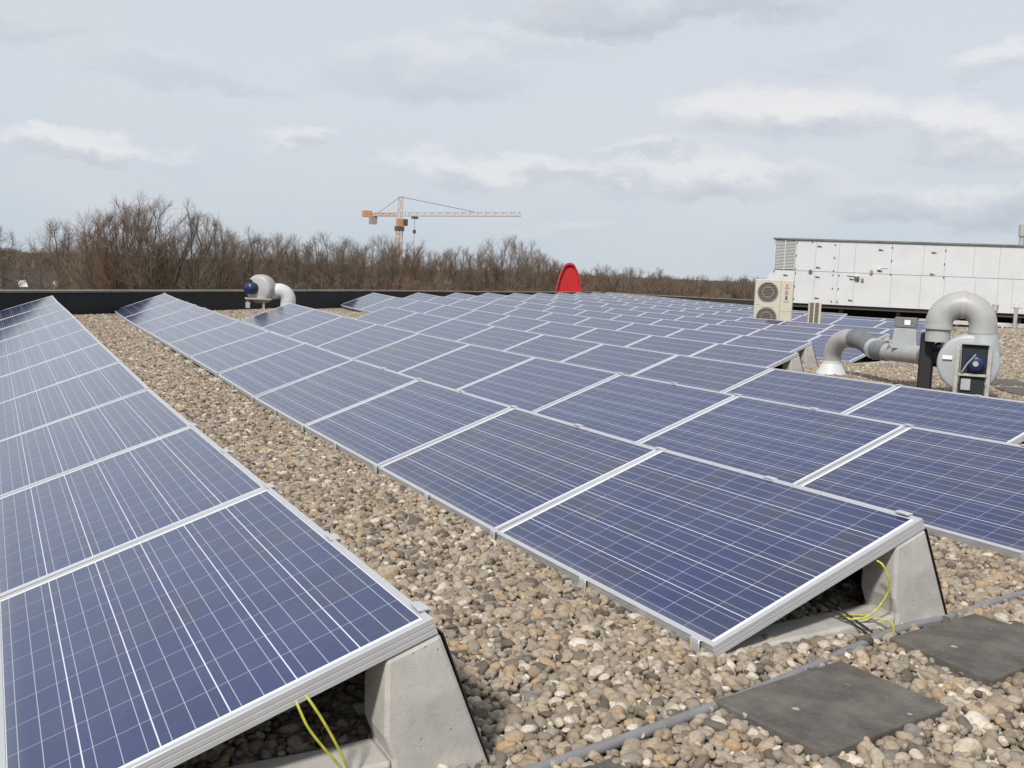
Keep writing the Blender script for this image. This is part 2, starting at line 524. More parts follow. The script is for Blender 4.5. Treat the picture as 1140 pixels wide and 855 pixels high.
GZ = -9.0
def ground_mat():
    m = bpy.data.materials.new("winter_ground"); m.use_nodes = True
    t = NT(m.node_tree); b = m.node_tree.nodes['Principled BSDF']
    tcn = t.new('ShaderNodeTexCoord')
    n = t.noise(tcn.outputs['Object'], 0.05, 6, 0.6)
    t.l.new(t.ramp(n, [(0.3, (0.045, 0.04, 0.028)), (0.55, (0.07, 0.065, 0.04)), (0.75, (0.09, 0.08, 0.06))]), b.inputs['Base Color'])
    b.inputs['Roughness'].default_value = 1
    return m
mb = MB()
vs = []
xs = [-3000, -600, -200, -60, 0, 60, 120, 200, 320, 600, 3000]
for x in xs:
    for y in xs: vs.append((x, y, GZ))
n = len(xs)
mb.add(vs, [(i * n + j, (i + 1) * n + j, (i + 1) * n + j + 1, i * n + j + 1) for i in range(n - 1) for j in range(n - 1)])
tag(mb.build("ground", ground_mat()), "brown winter ground below the building", "ground", kind="structure")

# body of the building below the roof
M_BRICK = pmat("building_brick", (0.22, 0.13, 0.10), 0.85, var=0.3, vscale=3)
mb = MB()
corners = [tn(-9, -14), tn(51.2, -14), tn(51.2, 13.0), tn(-9, 13.0)]
vs = [Vector((c.x, c.y, GZ)) for c in corners] + [Vector((c.x, c.y, roofz(*tw) - 0.17)) for c, tw in zip(corners, ((-9, -14), (51.2, -14), (51.2, 13), (-9, 13)))]
mb.add(vs, [(0, 1, 5, 4), (1, 2, 6, 5), (2, 3, 7, 6), (3, 0, 4, 7)])
tag(mb.build("building_wall", M_BRICK), "brick walls below the flat roof", "wall", kind="structure")

def parapet(label, pts_top, inner_off, thick, cat="parapet"):
    """pts_top: list of (t, w, ztop); inner_off: unit vector pointing inwards"""
    root = empty("parapet_wall", (0, 0, 0), label, cat)
    body, cop = MB(), MB()
    I = inner_off
    def strip(mbx, a, b, zlo, zhi, o0, o1):
        vs = []
        for (t, w, zt) in (a, b):
            p = tn(t, w)
            for off, z in ((o0, zlo), (o1, zlo), (o1, zhi), (o0, zhi)):
                q = p + I * off
                vs.append(Vector((q.x, q.y, zt + z)))
        mbx.add(vs, [(0, 1, 2, 3), (7, 6, 5, 4), (0, 4, 5, 1), (1, 5, 6, 2), (2, 6, 7, 3), (3, 7, 4, 0)])
    for a, b in zip(pts_top[:-1], pts_top[1:]):
        strip(body, a, b, -0.95, -0.035, -thick, 0.0)
        strip(cop, a, b, -0.033, 0.0, -thick - .03, 0.025)
    body.build("wall_face", M_BITUMEN, root, fix=True)
    cop.build("coping", M_COPING, root, fix=True)
parapet("long black parapet with grey coping along the far side of the roof",
        [(-9, 13.0, .56), (10, 13.0, .52), (23, 13.0, .462), (34, 13.0, .355), (40, 13.0, .302), (51.3, 13.0, .225)], -DN, 0.35)
parapet("black parapet running from the red hood towards the white plant room",
        [(51.0, 12.97, .205), (51.0, -14, .17)], -DT, 0.35)

# ------------------------------------------------------------------ solar panels
def ring_frame(prof, L, Wd):
    mbx = MB(); n = len(prof); vs = []
    for d, z in prof:
        vs += [(d, d, z), (Wd - d, d, z), (Wd - d, L - d, z), (d, L - d, z)]
    fs = []
    for i in range(n):
        j = (i + 1) % n
        for k in range(4):
            k2 = (k + 1) % 4
            fs.append((i * 4 + k, i * 4 + k2, j * 4 + k2, j * 4 + k))
    mbx.add(vs, fs)
    return mbx
PROF = [(0.0012, 0), (0.019, 0), (0.019, -.006), (0.003, -.006), (0.003, -.041), (.028, -.041), (.028, -.043), (0, -.043),
        (0, -.0315), (.0018, -.0305), (.0018, -.0285), (0, -.0275), (0, -.0175), (.0018, -.0165), (.0018, -.0145), (0, -.0135), (0, -.0012)]
proto = empty("solar_panel", (0, 0, 0), "x", "solar panel")
ring_frame(PROF, PLEN, PW).build("frame", M_ALU, proto, fix=True)
mb = MB(); mb.box((PW / 2, PLEN / 2, -0.0042), (PW - 0.03, PLEN - 0.03, 0.0026)); mb.build("cell_sheet", M_CELL, proto)
mb = MB(); mb.box((PW - 0.16, PLEN / 2, -0.020), (0.10, 0.14, 0.022), bev=.004); mb.build("junction_box", M_BLACK, proto)
mb = MB()
mb.prism([(PW + .0105, -.050), (PW + .0135, -.050), (PW + .0225, -.446), (PW + .0195, -.446)], .004, PLEN - .004, lambda u, v, a: Vector((u, a, v)))
mb.build("rear_sheet", M_BLACK, proto, fix=True)

HX, HZ = 0.92853, 0.34915
XR = {1: -2.086}
for r in range(2, 15): XR[r] = (r - 2) * 2.09354
OFF = {1: -.38165, 2: 0.0, 3: 2.0113, 4: 4.05637, 5: 9.35818, 6: 11.40669, 7: 13.444, 8: 15.52536, 9: 17.50825}
for r in range(10, 15): OFF[r] = OFF[9] + 2.05 * (r - 9)
ROWS = {1: (0, 10), 2: (0, 11), 3: (-1, 9), 4: (-1, 8), 5: (-1, 9), 6: (-1, 9), 7: (-2, 9), 8: (-2, 9), 9: (-3, 9),
        10: (1, 9), 11: (-3, 9), 12: (-3, 9), 13: (-1, 9), 14: (2, 9)}
DZL = {(1, 0): .010, (1, 1): .010, (1, 2): .006, (2, 0): -.011, (2, 1): -.010, (2, 5): .034, (2, 6): .040, (2, 7): .034, (2, 8): .022}
DZH = {(2, 0): .015, (1, 0): .006, (1, 3): -.018, (1, 2): -.012, (1, 8): -.01, (1, 9): -.02, (1, 10): -.03}
def joint(r, k):
    x, y = XR[r], OFF[r] + k * PL
    z = zr(x, y)
    kk = int(round(k))
    if abs(k - kk) > .01:
        a, b = math.floor(k), math.ceil(k)
        dl = (DZL.get((r, a), 0) + DZL.get((r, b), 0)) / 2; dh = (DZH.get((r, a), 0) + DZH.get((r, b), 0)) / 2
    else:
        dl, dh = DZL.get((r, kk), 0), DZH.get((r, kk), 0)
    return Vector((x, y, z + dl)), Vector((x + HX, y, z + HZ + dh))
ROWNAME = {r: ORD[r] for r in range(1, 15)}
first_panel = True
rr = random.Random(5)
for r, (k0, k1) in ROWS.items():
    for k in range(k0, k1):
        L0, H0 = joint(r, k); L1, H1 = joint(r, k + 1)
        ay = ((L1 - L0) + (H1 - H0)).normalized()
        ax = ((H0 - L0) + (H1 - L1)); ax = (ax - ay * ax.dot(ay)).normalized()
        az = ax.cross(ay)
        c = (L0 + L1 + H0 + H1) / 4
        og = c - ax * PW / 2 - ay * PLEN / 2 + az * rr.uniform(-.0015, .0015)
        mat = Matrix(((ax.x, ay.x, az.x, og.x), (ax.y, ay.y, az.y, og.y), (ax.z, ay.z, az.z, og.z), (0, 0, 0, 1)))
        if r == 1:
            mat = mat @ Matrix.Translation((PW, 0, 0)) @ Matrix.Diagonal((1.025, 1, 1, 1)) @ Matrix.Translation((-PW, 0, 0))
        if r <= 2:
            lab = "blue solar panel, %s from the near end of the %s row from the left" % (ORD[k - k0 + 1], ROWNAME[r])
        else:
            lab = "blue solar panel, %s from the parapet end of the %s row from the left" % (ORD[k1 - k], ROWNAME[r])
        if r == 1 and k == k0: lab = "frontmost blue solar panel, two green-yellow cables clipped under its frame"
        if r == 2 and k == k0: lab = "blue solar panel above the yellow earth cable, nearest in the second row"
        grp = "solar panels of the %s row" % ROWNAME[r]
        if first_panel:
            proto.matrix_world = mat; proto['label'] = lab; proto['group'] = grp; first_panel = False
        else:
            copy_thing(proto, mat, lab, grp)

# ------------------------------------------------------------------ concrete supports under the panels
TH = 0.15
def support_mesh():
    m = MB()
    ta = HZ / HX
    dz = -0.052                                   # under the frame
    def ztop(x): return x * ta + dz
    # pieces butt along x; y from 0 to TH. Chamfered inner edges give the cast look
    def fn(u, v, a): return Vector((u, a, v))
    G = -0.10
    bar = [(-0.030, G), (0.838, G), (0.838, -0.006), (0.72, -0.014), (0.15, -0.028), (0.10, -0.031), (-0.030, -0.056)]
    leg = [(0.8385, G), (1.118, G), (0.950, ztop(.950)), (0.812, ztop(.812)), (0.816, 0.06), (0.8385, 0.0)]
    m.prism(bar, 0.0, TH, fn)
    m.prism(leg, -0.008, TH + .01, fn)
    return m
sup = empty("panel_support", (0, 0, 0), "x", "panel support")
support_mesh().build("concrete_frame", M_CONC, sup, bevel=0.010, fix=True)
mb = MB(); mb.box((HX - .004, TH / 2, HZ + .002), (0.030, 0.06, 0.008), Matrix.Identity(4), bev=.002)
mb.box((HX + .016, TH / 2, HZ - .024), (0.006, 0.05, 0.05), bev=.002)
mb.build("ridge_clamp", M_CLAMP, sup)
mb = MB(); mb.box((-.006, TH / 2, -.022), (0.006, 0.05, 0.044), bev=.002)
mb.box((0.006, TH / 2, 0.004), (0.03, 0.05, 0.005), bev=.002)
mb.build("edge_clamp", M_CLAMP, sup)
first_sup = True
def place_support(r, k, lab, grp, end=False):
    global first_sup
    L, H = joint(r, k)
    dy = (0.014 if k == ROWS[r][0] else -TH / 2)
    og = Vector((L.x, L.y + dy, L.z))
    # tilt follows the two panel heights
    ang = math.atan2(H.z - L.z, HX) - math.atan2(HZ, HX)
    mat = Matrix.Translation(og) @ Matrix.Rotation(-ang, 4, 'Y')
    global sup
    if first_sup:
        sup.matrix_world = mat; sup['label'] = lab; sup['group'] = grp; first_sup = False
    else:
        c_ = copy_thing(sup, mat, lab, grp)
        if r == 1:
            for ch in list(c_.children):
                if ch.name.startswith('edge_clamp'): bpy.data.objects.remove(ch)
for r, ks in {2: [q / 2 for q in range(0, 23)], 1: [0, .5, 1, 1.5, 2], 3: [-1 + q / 2 for q in range(0, 7)],
              4: [-1, -.5, 0], 5: [-1, -.5], 6: [-1, -.5], 7: [-2, -1.5], 8: [-2, -1.5], 9: [-3, -2.5], 10: [1], 11: [-3], 12: [-3]}.items():
    for i, k in enumerate(ks):
        lab = "concrete panel support, %s from the near end under the %s row" % (ORD[i + 1], ROWNAME[r])
        if (r, k) == (1, 0): lab = "large grey concrete support under the frontmost panel's raised edge"
        if (r, k) == (2, 0): lab = "grey concrete triangle support beside the two dark paving slabs"
        place_support(r, k, lab, "concrete supports of the %s row" % ROWNAME[r])

# ------------------------------------------------------------------ paving slabs, conduit and cables
def slab(name, quad, th, label, group=None):
    """quad of x,y corners in order"""
    q = [Vector((x, y, 0)) for x, y in quad]
    c = sum(q, Vector()) / 4
    m = MB(); n = 4
    z0 = zg(c.x, c.y)
    vs = [Vector((p.x - c.x, p.y - c.y, zg(p.x, p.y) - z0 - th)) for p in q] + [Vector((p.x - c.x, p.y - c.y, zg(p.x, p.y) - z0)) for p in q]
    m.add(vs, [(3, 2, 1, 0), (4, 5, 6, 7), (0, 1, 5, 4), (1, 2, 6, 5), (2, 3, 7, 6), (3, 0, 4, 7)])
    o = m.build(name, M_SLAB, bevel=0.006, fix=True)
    o.location = (c.x, c.y, z0 + 0.012)
    tag(o, label, "paving slab", group)
    return o
SLABS = [
    ([(-.238, -.32), (-.181, -.719), (.378, -.626), (.352, -.213)], .026, "dark grey concrete slab with pale specks, below the panel's near corner", "dark slabs on the gravel"),
    ([(.67, -.117), (.667, -.539), (1.234, -.427), (1.187, -.041)], .030, "dark grey concrete slab lying beside the pale support leg", "dark slabs on the gravel"),
    ([(-1.28, -.60), (-1.22, -1.0), (-.64, -.90), (-.70, -.495)], .014, "dark slab at the bottom edge with only its corner showing", "dark slabs on the gravel"),
    ([(8.9, 5.75), (9.4, 5.45), (9.9, 6.2), (9.4, 6.5)], .03, "weathered grey slab lying on gravel beside the motor stand", "slabs by the extraction fan"),
    ([(9.7, 6.75), (10.2, 6.45), (10.7, 7.2), (10.2, 7.5)], .03, "weathered grey slab on gravel behind the slab beside the motor", "slabs by the extraction fan")]
for q_, up_, lb_, gr_ in SLABS:
    o_ = slab("paving_slab", q_, .05, lb_, gr_)
    o_.location.z += up_ - 0.012
def path_tube(name, pts, rad, mat, label, cat, group=None, n=10, sub=6):
    """smooth tube through the points (Catmull-Rom)"""
    P = [Vector(p) for p in pts]
    P = [P[0] * 2 - P[1]] + P + [P[-1] * 2 - P[-2]]
    out = []
    for i in range(1, len(P) - 2):
        for j in range(sub):
            u = j / sub
            out.append(0.5 * ((2 * P[i]) + (P[i + 1] - P[i - 1]) * u + (2 * P[i - 1] - 5 * P[i] + 4 * P[i + 1] - P[i + 2]) * u * u + (3 * P[i] - P[i - 1] - 3 * P[i + 1] + P[i + 2]) * u ** 3))
    out.append(P[-2])
    m = MB(); m.tube(out, rad, n)
    o = m.build(name, mat)
    return tag(o, label, cat, group)
CONDUIT = [(-1.9, -.66), (-1.109, -.507), (-.411, -.363), (.135, -.222), (.759, -.032), (1.133, .015), (1.664, .114), (2.9, .29)]
path_tube("cable_conduit", [(x_, y_, zg(x_, y_) + .004) for x_, y_ in CONDUIT], 0.0165,
          M_PIPEG, "grey plastic conduit pipe crossing the gravel past the slabs", "conduit", n=14)

def P3(r, k, x, y, z):
    L, H = joint(r, k)
    return Vector((L.x + x, L.y + y, L.z + z))
ta = HZ / HX
def under(r, x, dz=0.0, y=0.0):
    return P3(r, 0, x, y, x * ta - .043 + dz)
def earth_cable(pts, label, grp, black=False, rad=.0036):
    o = path_tube("black_cable" if black else "earth_cable", pts, rad, M_BLACK if black else M_CABLE, label, "cable", grp, n=8, sub=8)
    return o
# frontmost panel: two earth cables leaving the frame
a = under(1, .592, .010, -.006); b = under(1, .614, .012, -.006)
earth_cable([a, a + Vector((.004, -.016, -.016)), a + Vector((.024, -.022, -.060)), a + Vector((.062, -.022, -.115)), a + Vector((.10, -.018, -.165)), a + Vector((.13, -.01, -.21))], "thin yellow earth cable, outer of the two under the frontmost panel", "earth cables of the frontmost panel", rad=.0034)
earth_cable([b, b + Vector((.008, -.016, -.012)), b + Vector((.034, -.022, -.055)), b + Vector((.066, -.022, -.115)), b + Vector((.092, -.018, -.170)), b + Vector((.11, -.01, -.22))], "thin yellow earth cable beside the support leg of the frontmost panel", "earth cables of the frontmost panel", rad=.0034)
# second row
c = under(2, .70, .016, -.006)
earth_cable([c, c + Vector((.005, -.025, -.012)), c + Vector((.03, -.035, -.07)), c + Vector((.035, -.02, -.13)), c + Vector((-.02, .0, -.20)), c + Vector((-.08, .06, -.225)), c + Vector((-.05, .10, -.225)), c + Vector((.05, .06, -.225))],
            "yellow-green earth cable looping under the second row's near corner", "cables under the second row")
c2 = P3(2, 0, .735, -.02, -.002)
earth_cable([c2 + Vector((-.06, .06, .0)), c2 + Vector((-.01, .02, .02)), c2 + Vector((.03, -.015, .012)), c2 + Vector((.035, -.03, -.05)), c2 + Vector((.03, -.05, -.11))],
            "short yellow earth cable hanging over the concrete bar to the gravel", "cables under the second row")
earth_cable([c2 + Vector((-.16, .16, .06)), c2 + Vector((-.12, .05, .02)), c2 + Vector((-.06, -.01, -.03)), c2 + Vector((-.01, -.06, -.09)), c2 + Vector((.03, -.09, -.115))],
            "black cable hanging over the concrete bar, lower of two", "cables under the second row", True, .0038)
earth_cable([c2 + Vector((-.12, .18, .07)), c2 + Vector((-.10, .07, .03)), c2 + Vector((-.045, .0, -.02)), c2 + Vector((.0, -.05, -.085)), c2 + Vector((.045, -.085, -.115))],
            "black cable hanging over the concrete bar, upper of two", "cables under the second row", True, .0038)

# ------------------------------------------------------------------ extraction fans
def face_matrix(loc, az):
    """local X to the viewer's right, Y away from the viewer, Z up; az = compass angle of Y"""
    a = Vector((math.sin(az), math.cos(az), 0)); rt = Vector((math.cos(az), -math.sin(az), 0))
    return Matrix(((rt.x, a.x, 0, loc[0]), (rt.y, a.y, 0, loc[1]), (0, 0, 1, loc[2]), (0, 0, 0, 1)))

AZF = math.radians(50.2)
fan_loc = (7.936, 5.691, 0.0)
FM = face_matrix(fan_loc, AZF)
FI = FM.inverted()
fan = empty("extraction_fan", label="grey centrifugal fan with blue motor and big gooseneck duct", cat="extraction fan", mat=FM)
CZ = 0.375
def arc(cx, cz, r, a0, a1, n, y=0.0):
    return [Vector((cx + r * math.cos(a0 + (a1 - a0) * i / n), y, cz + r * math.sin(a0 + (a1 - a0) * i / n))) for i in range(n + 1)]
# scroll casing: spiral outline with outlet at the upper side, rounded edges
def scroll(R, y0, y1, grow=0.10, bev=.03, outlet_h=0.30, outlet_w=.15, cz=CZ):
    m = MB()
    pts = []
    N = 48
    for i in range(N + 1):                         # from the outlet's inner lip round the volute
        an = math.radians(62 + 298 * i / N)
        rad = R * (0.90 + 0.10 * i / N)
        pts.append((rad * math.cos(an), rad * math.sin(an)))
    pts.append((R, outlet_h)); pts.append((R - 2 * outlet_w, outlet_h)); pts.append((R * .90 * math.cos(math.radians(62)) - .02, R * .92))
    cxm = sum(p[0] for p in pts) / len(pts); czm = sum(p[1] for p in pts) / len(pts)
    rings = []
    for sc_, y in ((1 - bev / R, y0), (1, y0 + bev), (1, y1 - bev), (1 - bev / R, y1)):
        rings.append([Vector((cxm + (p[0] - cxm) * sc_, y, cz + czm + (p[1] - czm) * sc_)) for p in pts])
    n = len(pts); vs = [v for rg in rings for v in rg]; fs = []
    for i in range(3):
        for k in range(n):
            k2 = (k + 1) % n
            fs.append((i * n + k, i * n + k2, (i + 1) * n + k2, (i + 1) * n + k))
    m.add(vs, fs, False)
    m.add(rings[0], [tuple(range(n))]); m.add(rings[3], [tuple(range(n - 1, -1, -1))])
    return m
m = MB(); m.lathe([(.0, -.10), (.29, -.10), (.318, -.093), (.333, -.07), (.335, -.05), (.335, .14), (.325, .165), (.30, .175), (.0, .175)], Matrix.Translation((0, 0, CZ)) @ Matrix.Rotation(math.radians(-90), 4, 'X'), 56)
m.tube([Vector((.155, .035, CZ + .02)), Vector((.15, .035, CZ + .16)), Vector((.13, .035, CZ + .29)), Vector((.12, .035, .735))], [.17, .178, .160, .152], 32)
sc_o = m.build("scroll_casing", M_GALV, fan, fix=True)
# gooseneck
gn = arc(-.115, .805, .235, 0, math.pi, 16, .035)
gn = [Vector((.12, .035, .70)), Vector((.12, .035, .76))] + gn + [Vector((-.35, .035, .765)), Vector((-.35, .035, .735))]
m = MB(); m.tube(gn, .150, 28)
g = m.build("gooseneck_duct", M_PVC, fan)
m = MB()
m.lathe([(.152, -.028), (.162, -.028), (.162, -.028), (.162, .028), (.162, .028), (.152, .028)], Matrix.Translation((-.10, .035, 1.039)) @ Matrix.Rotation(math.radians(90), 4, 'Y'), 36)
m.lathe([(.152, -.018), (.168, -.018), (.168, -.018), (.168, .018), (.168, .018), (.152, .018)], Matrix.Translation((-.35, .035, .765)), 36)
m.lathe([(.151, -.018), (.160, -.018), (.160, -.018), (.160, .018), (.160, .018), (.151, .018)], Matrix.Translation((.12, .035, .74)), 36)
m.build("pipe_collar", M_PVC, g)
m = MB(); m.tube([Vector((-.35, .035, .735)), Vector((-.35, .035, .60))], [.138, .138], 28); m.build("outlet_sleeve", M_PVC, fan)
# black inlet plate and rubber connector behind the casing
m = MB(); m.box((-.46, .30, .35), (.16, .26, .68), bev=.02); m.build("inlet_box", M_BLACK, fan)
m = MB(); m.tube([Vector((-.36, .30, .42)), Vector((-.2, .25, .40))], .13, 20); m.build("rubber_connector", M_BLACK, fan)
# motor, stand
m = MB(); m.box((.06, -.165, .435), (.27, .10, .33), bev=.008); m.build("motor_hood", M_BLACK, fan)
m = MB(); m.lathe([(.0, .008), (.115, .008), (.115, .008), (.115, -.004)], Matrix.Translation((.072, -.215, .40)) @ Matrix.Rotation(math.radians(90), 4, "X"), 32); m.build("motor_flange", M_BLUE, fan)
mot = MB(); mot.lathe([(.0, .10), (.070, .10), (.078, .095), (.082, .085), (.082, .085), (.082, -.10)], Matrix.Translation((.075, -.235, .395)) @ Matrix.Rotation(math.radians(90), 4, 'X'), 28)
for i in range(14):
    an = 2 * math.pi * i / 14
    mot.box((.075 + .085 * math.cos(an), -.24, .395 + .085 * math.sin(an)), (.009, .13, .009))
mo = mot.build("motor", M_BLUE, fan, fix=True)
m = MB(); m.lathe([(.0, .006), (.03, .006), (.03, .006), (.03, -.004)], Matrix.Translation((.075, -.338, .395)) @ Matrix.Rotation(math.radians(90), 4, 'X'), 20); m.build("fan_cap_badge", M_GALV, mo)
m = MB()
m.tube([Vector((-.06, -.30, .29)), Vector((-.01, -.345, .39)), Vector((.07, -.35, .50))], .009, 8)
m.build("motor_cable", M_PVC, mo)
for xx in (-.115, .215):
    m = MB(); m.box((xx, -.20, .27), (.045, .10, .60), bev=.004); m.box((xx, -.20, -.012), (.08, .16, .02)); 
    m.build("stand_post", M_STEEL, fan)
m = MB(); m.box((.05, -.262, .262), (.30, .03, .03), bev=.003); m.build("stand_crossbar", M_STEEL, fan)
m = MB(); m.box((.05, -.19, .13), (.26, .08, .23), bev=.004); m.build("motor_box", M_BLACK, fan)
m = MB(); m.box((-.01, -.245, .15), (.10, .03, .13), bev=.005); m.build("isolator_switch", M_GALV, fan)
m = MB(); m.box((-.225, -.128, .435), (.105, .004, .045)); m.build("type_label", M_WLABEL, fan)
m = MB(); m.box((.06, -.19, .61), (.29, .16, .012)); m.build("hood_cover", M_GALV, fan)

# suction pipe with its elbow, damper and roof flashing
duct = empty("suction_duct", (8.72, 8.67, zg(8.72, 8.67)), "grey duct bending up out of a white cone and into the fan", "duct")
DI = Vector((8.72, 8.67, zg(8.72, 8.67)))
def G(px, py, d):
    v = f_ + r_ * ((px - 570) / 1164.48) - u_ * ((py - 427.5) / 1164.48)
    return CC + v * d
def D(px, py, d): return G(px, py, d) - DI
m = MB(); m.lathe([(.215, -.03), (.215, .02), (.205, .03), (.205, .03), (.135, .16), (.135, .16), (.135, .20)], None, 32); m.build("roof_flashing", M_WHITEP, duct)
base = Vector((0, 0, .18))
e_pts = [base, Vector((0, 0, .30)), D(929, 387, 14.93), D(934.5, 379.5, 14.82), D(942, 376.5, 14.66), D(950, 376.5, 14.5)]
m = MB(); m.tube(e_pts, .128, 24); el = m.build("elbow_pipe", M_PVC, duct)
fl = [D(950, 376.5, 14.5), D(957, 378, 14.34), D(964, 381.5, 14.18), D(970, 386, 14.02), D(976, 389.5, 13.86)]
m = MB()
out = []; rad = []
for a_, b_ in zip(fl[:-1], fl[1:]):
    for j in range(6):
        out.append(a_.lerp(b_, j / 6)); rad.append(.132 if j % 2 else .120)
out.append(fl[-1]); rad.append(.124)
m.tube(out, rad, 22); m.build("flexible_hose", M_DGREY, duct)
m = MB(); m.tube([D(972.5, 387.5, 13.96), D(976, 389.5, 13.86)], .138, 24); m.build("hose_clip", M_GALV, duct)
m = MB(); m.tube([D(976, 389.6, 13.86), D(988, 391.5, 13.56)], .122, 24); m.build("pipe_sleeve", M_DGREY, duct)
mp = MB(); mp.tube([D(988, 391.5, 13.56), D(1030, 396, 12.72)], .112, 24); pp = mp.build("straight_pipe", M_PVC, duct)
m = MB()
dirp = (D(1030, 396, 12.72) - D(988, 391.5, 13.56)).normalized()
for px, dd in ((1031, 12.70), (1035, 12.62), (1040, 12.52)):
    q = D(px, 391.5 + (px - 988) * 4.5 / 42, dd); m.tube([q - dirp * .02, q + dirp * .02], .120, 24)
m.tube([D(1030, 396, 12.72), D(1044, 397.5, 12.44)], .108, 24)
m.build("end_collar", M_DGREY, duct)
# damper actuator housing on the pipe
hc = D(1006, 393, 13.2)
HM = Matrix.Translation(hc) @ Matrix.Rotation(-AZF, 4, 'Z')
m = MB()
def hfn(u, v, a): return HM @ Vector((u, a, v))
m.prism([(-.15, .06), (.15, .06), (.125, .32), (-.125, .32)], -.08, .08, hfn)
hd = m.build("damper_housing", M_GALV, duct, fix=True)
m = MB(); m.box((0, 0, .385), (.265, .19, .125), HM, bev=.008); hb = m.build("actuator_box", M_DGREY, hd)
m = MB(); m.box((.02, -.097, .39), (.07, .004, .06), HM); m.build("white_sticker", M_WLABEL, hb)
m = MB(); m.box((-.18, -.02, .15), (.10, .03, .02), HM); m.box((-.2, .02, .17), (.03, .03, .12), HM); m.build("damper_lever", M_STEEL, hd)

# ---- smaller fan by the far parapet
AZL = math.radians(12.0)
LFz = zg(2.86, 18.75)
lf = empty("extraction_fan", label="small white and blue roof fan on legs before the parapet", cat="extraction fan", mat=face_matrix((2.86, 18.75, LFz), AZL))
LC = .60
m = MB(); m.lathe([(.0, -.15), (.22, -.15), (.27, -.12), (.29, -.06), (.29, .10), (.27, .15), (.22, .17), (.0, .17)], Matrix.Translation((.02, 0, LC)) @ Matrix.Rotation(math.radians(90), 4, 'X') @ Matrix.Rotation(math.radians(-32), 4, 'Y'), 32)
m.build("fan_casing", M_PVC, lf, fix=True)
m = MB(); m.lathe([(.0, .16), (.09, .16), (.12, .12), (.12, .12), (.12, -.1)], Matrix.Translation((-.16, -.10, LC + .01)) @ Matrix.Rotation(math.radians(90), 4, 'X') @ Matrix.Rotation(math.radians(-50), 4, 'Y'), 24); m.build("motor", M_BLUE, lf)
m = MB(); m.box((-.24, -.05, LC + .13), (.11, .2, .12), bev=.01); m.build("terminal_box", M_BLACK, lf)
m = MB(); m.box((-.05, -.1, LC - .20), (.52, .30, .03), bev=.004); m.build("base_plate", M_STEEL, lf)
for xx in (-.25, .06): 
    m = MB(); m.box((xx, -.1, LC / 2 - .12), (.045, .12, LC - .22)); m.build("leg", M_STEEL, lf)
m = MB(); m.box((-.25, -.17, .27), (.09, .06, .12), bev=.006); m.build("isolator_switch", M_GALV, lf)
pts = [Vector((.16, .0, LC - .06))] + arc(.36, LC - .22, .19, math.radians(115), 0, 10) + [Vector((.55, 0, .2)), Vector((.55, 0, -.02))]
m = MB(); out = []; rad = []
for a_, b_ in zip(pts[:-1], pts[1:]):
    out.append(a_); rad.append(.150); out.append(a_.lerp(b_, .5)); rad.append(.158)
out.append(pts[-1]); rad.append(.15)
m.tube(out, rad, 24); m.build("white_elbow_duct", M_WHITEP, lf)

# ------------------------------------------------------------------ air conditioning units
def grille(m, cx, cz, R, y, n=13):
    for i in range(n):
        z = -R + 2 * R * (i + .5) / n
        h = math.sqrt(max(0, R * R - z * z))
        m.box((cx, y, cz + z), (2 * h, .008, .012))
    for rr_ in (R, R * .55):
        m.lathe([(rr_ - .01, -.006), (rr_ + .008, -.006), (rr_ + .008, -.006), (rr_ + .008, .006), (rr_ + .008, .006), (rr_ - .01, .006)], Matrix.Translation((cx, y, cz)) @ Matrix.Rotation(math.radians(90), 4, 'X'), 32)
AZA = math.radians(38)
ac_loc = (16.20, 18.75, zg(16.2, 18.75))
ac = empty("air_conditioner", label="cream outdoor air conditioning unit with two stacked fan grilles", cat="air conditioner", mat=face_matrix(ac_loc, AZA))
AW, AH, AD = .97, 1.33, .33
m = MB(); m.box((0, AD / 2, AH / 2 + .08), (AW, AD, AH), bev=.02); m.build("housing", M_CREAM, ac)
m = MB()
for xx in (-.35, .35): m.box((xx, AD / 2, .035), (.08, AD + .06, .09))
m.build("foot_rail", M_STEEL, ac)
for cz in (1.08, .42):
    m = MB(); m.lathe([(.0, .001), (.255, .001)], Matrix.Translation((-.16, -.003, cz)) @ Matrix.Rotation(math.radians(90), 4, 'X'), 32)
    fg = m.build("fan_shade_disc", M_INNER, ac)  # flat dark disc on the housing, painted as shade behind the grille
    m = MB(); grille(m, -.16, cz, .255, -.014); m.build("fan_grille", M_GRILLE, fg)
m = MB(); m.box((-.16, -.006, .75), (.36, .008, .12)); m.build("recess_trim", M_CREAM, ac)
m = MB(); m.box((.165, -.002, .745), (.010, .004, 1.31)); m.box((-.35, -.002, .745), (.23, .004, .008)); m.box((.33, -.002, .6), (.30, .004, .006)); m.build("panel_seam", M_GRILLE, ac)
# printed marks: three red diamonds, a column of letters, a dark plate, a blue line
def diamond(m, cx, cz, s, y=-.004):
    vs = [Vector((cx, y, cz + s)), Vector((cx + s * .6, y, cz)), Vector((cx, y, cz - s)), Vector((cx - s * .6, y, cz))]
    m.add(vs, [(3, 2, 1, 0)])
m = MB(); diamond(m, .315, 1.27, .042); diamond(m, .287, 1.20, .036); diamond(m, .343, 1.20, .036); m.build("emblem", M_REDMARK, ac)
m = MB()
for i in range(4):
    for j in range(3): m.box((.288 + .026 * j, -.003, 1.13 - .032 * i), (.016, .004, .019))
m.box((.315, -.004, .945), (.05, .004, .10)); m.build("printed_lettering", M_INK, ac)
m = MB()
for i in range(5): m.box((.26 + .028 * i, -.003, .85), (.018, .004, .028))
m.build("blue_lettering", M_BLUEMARK, ac)

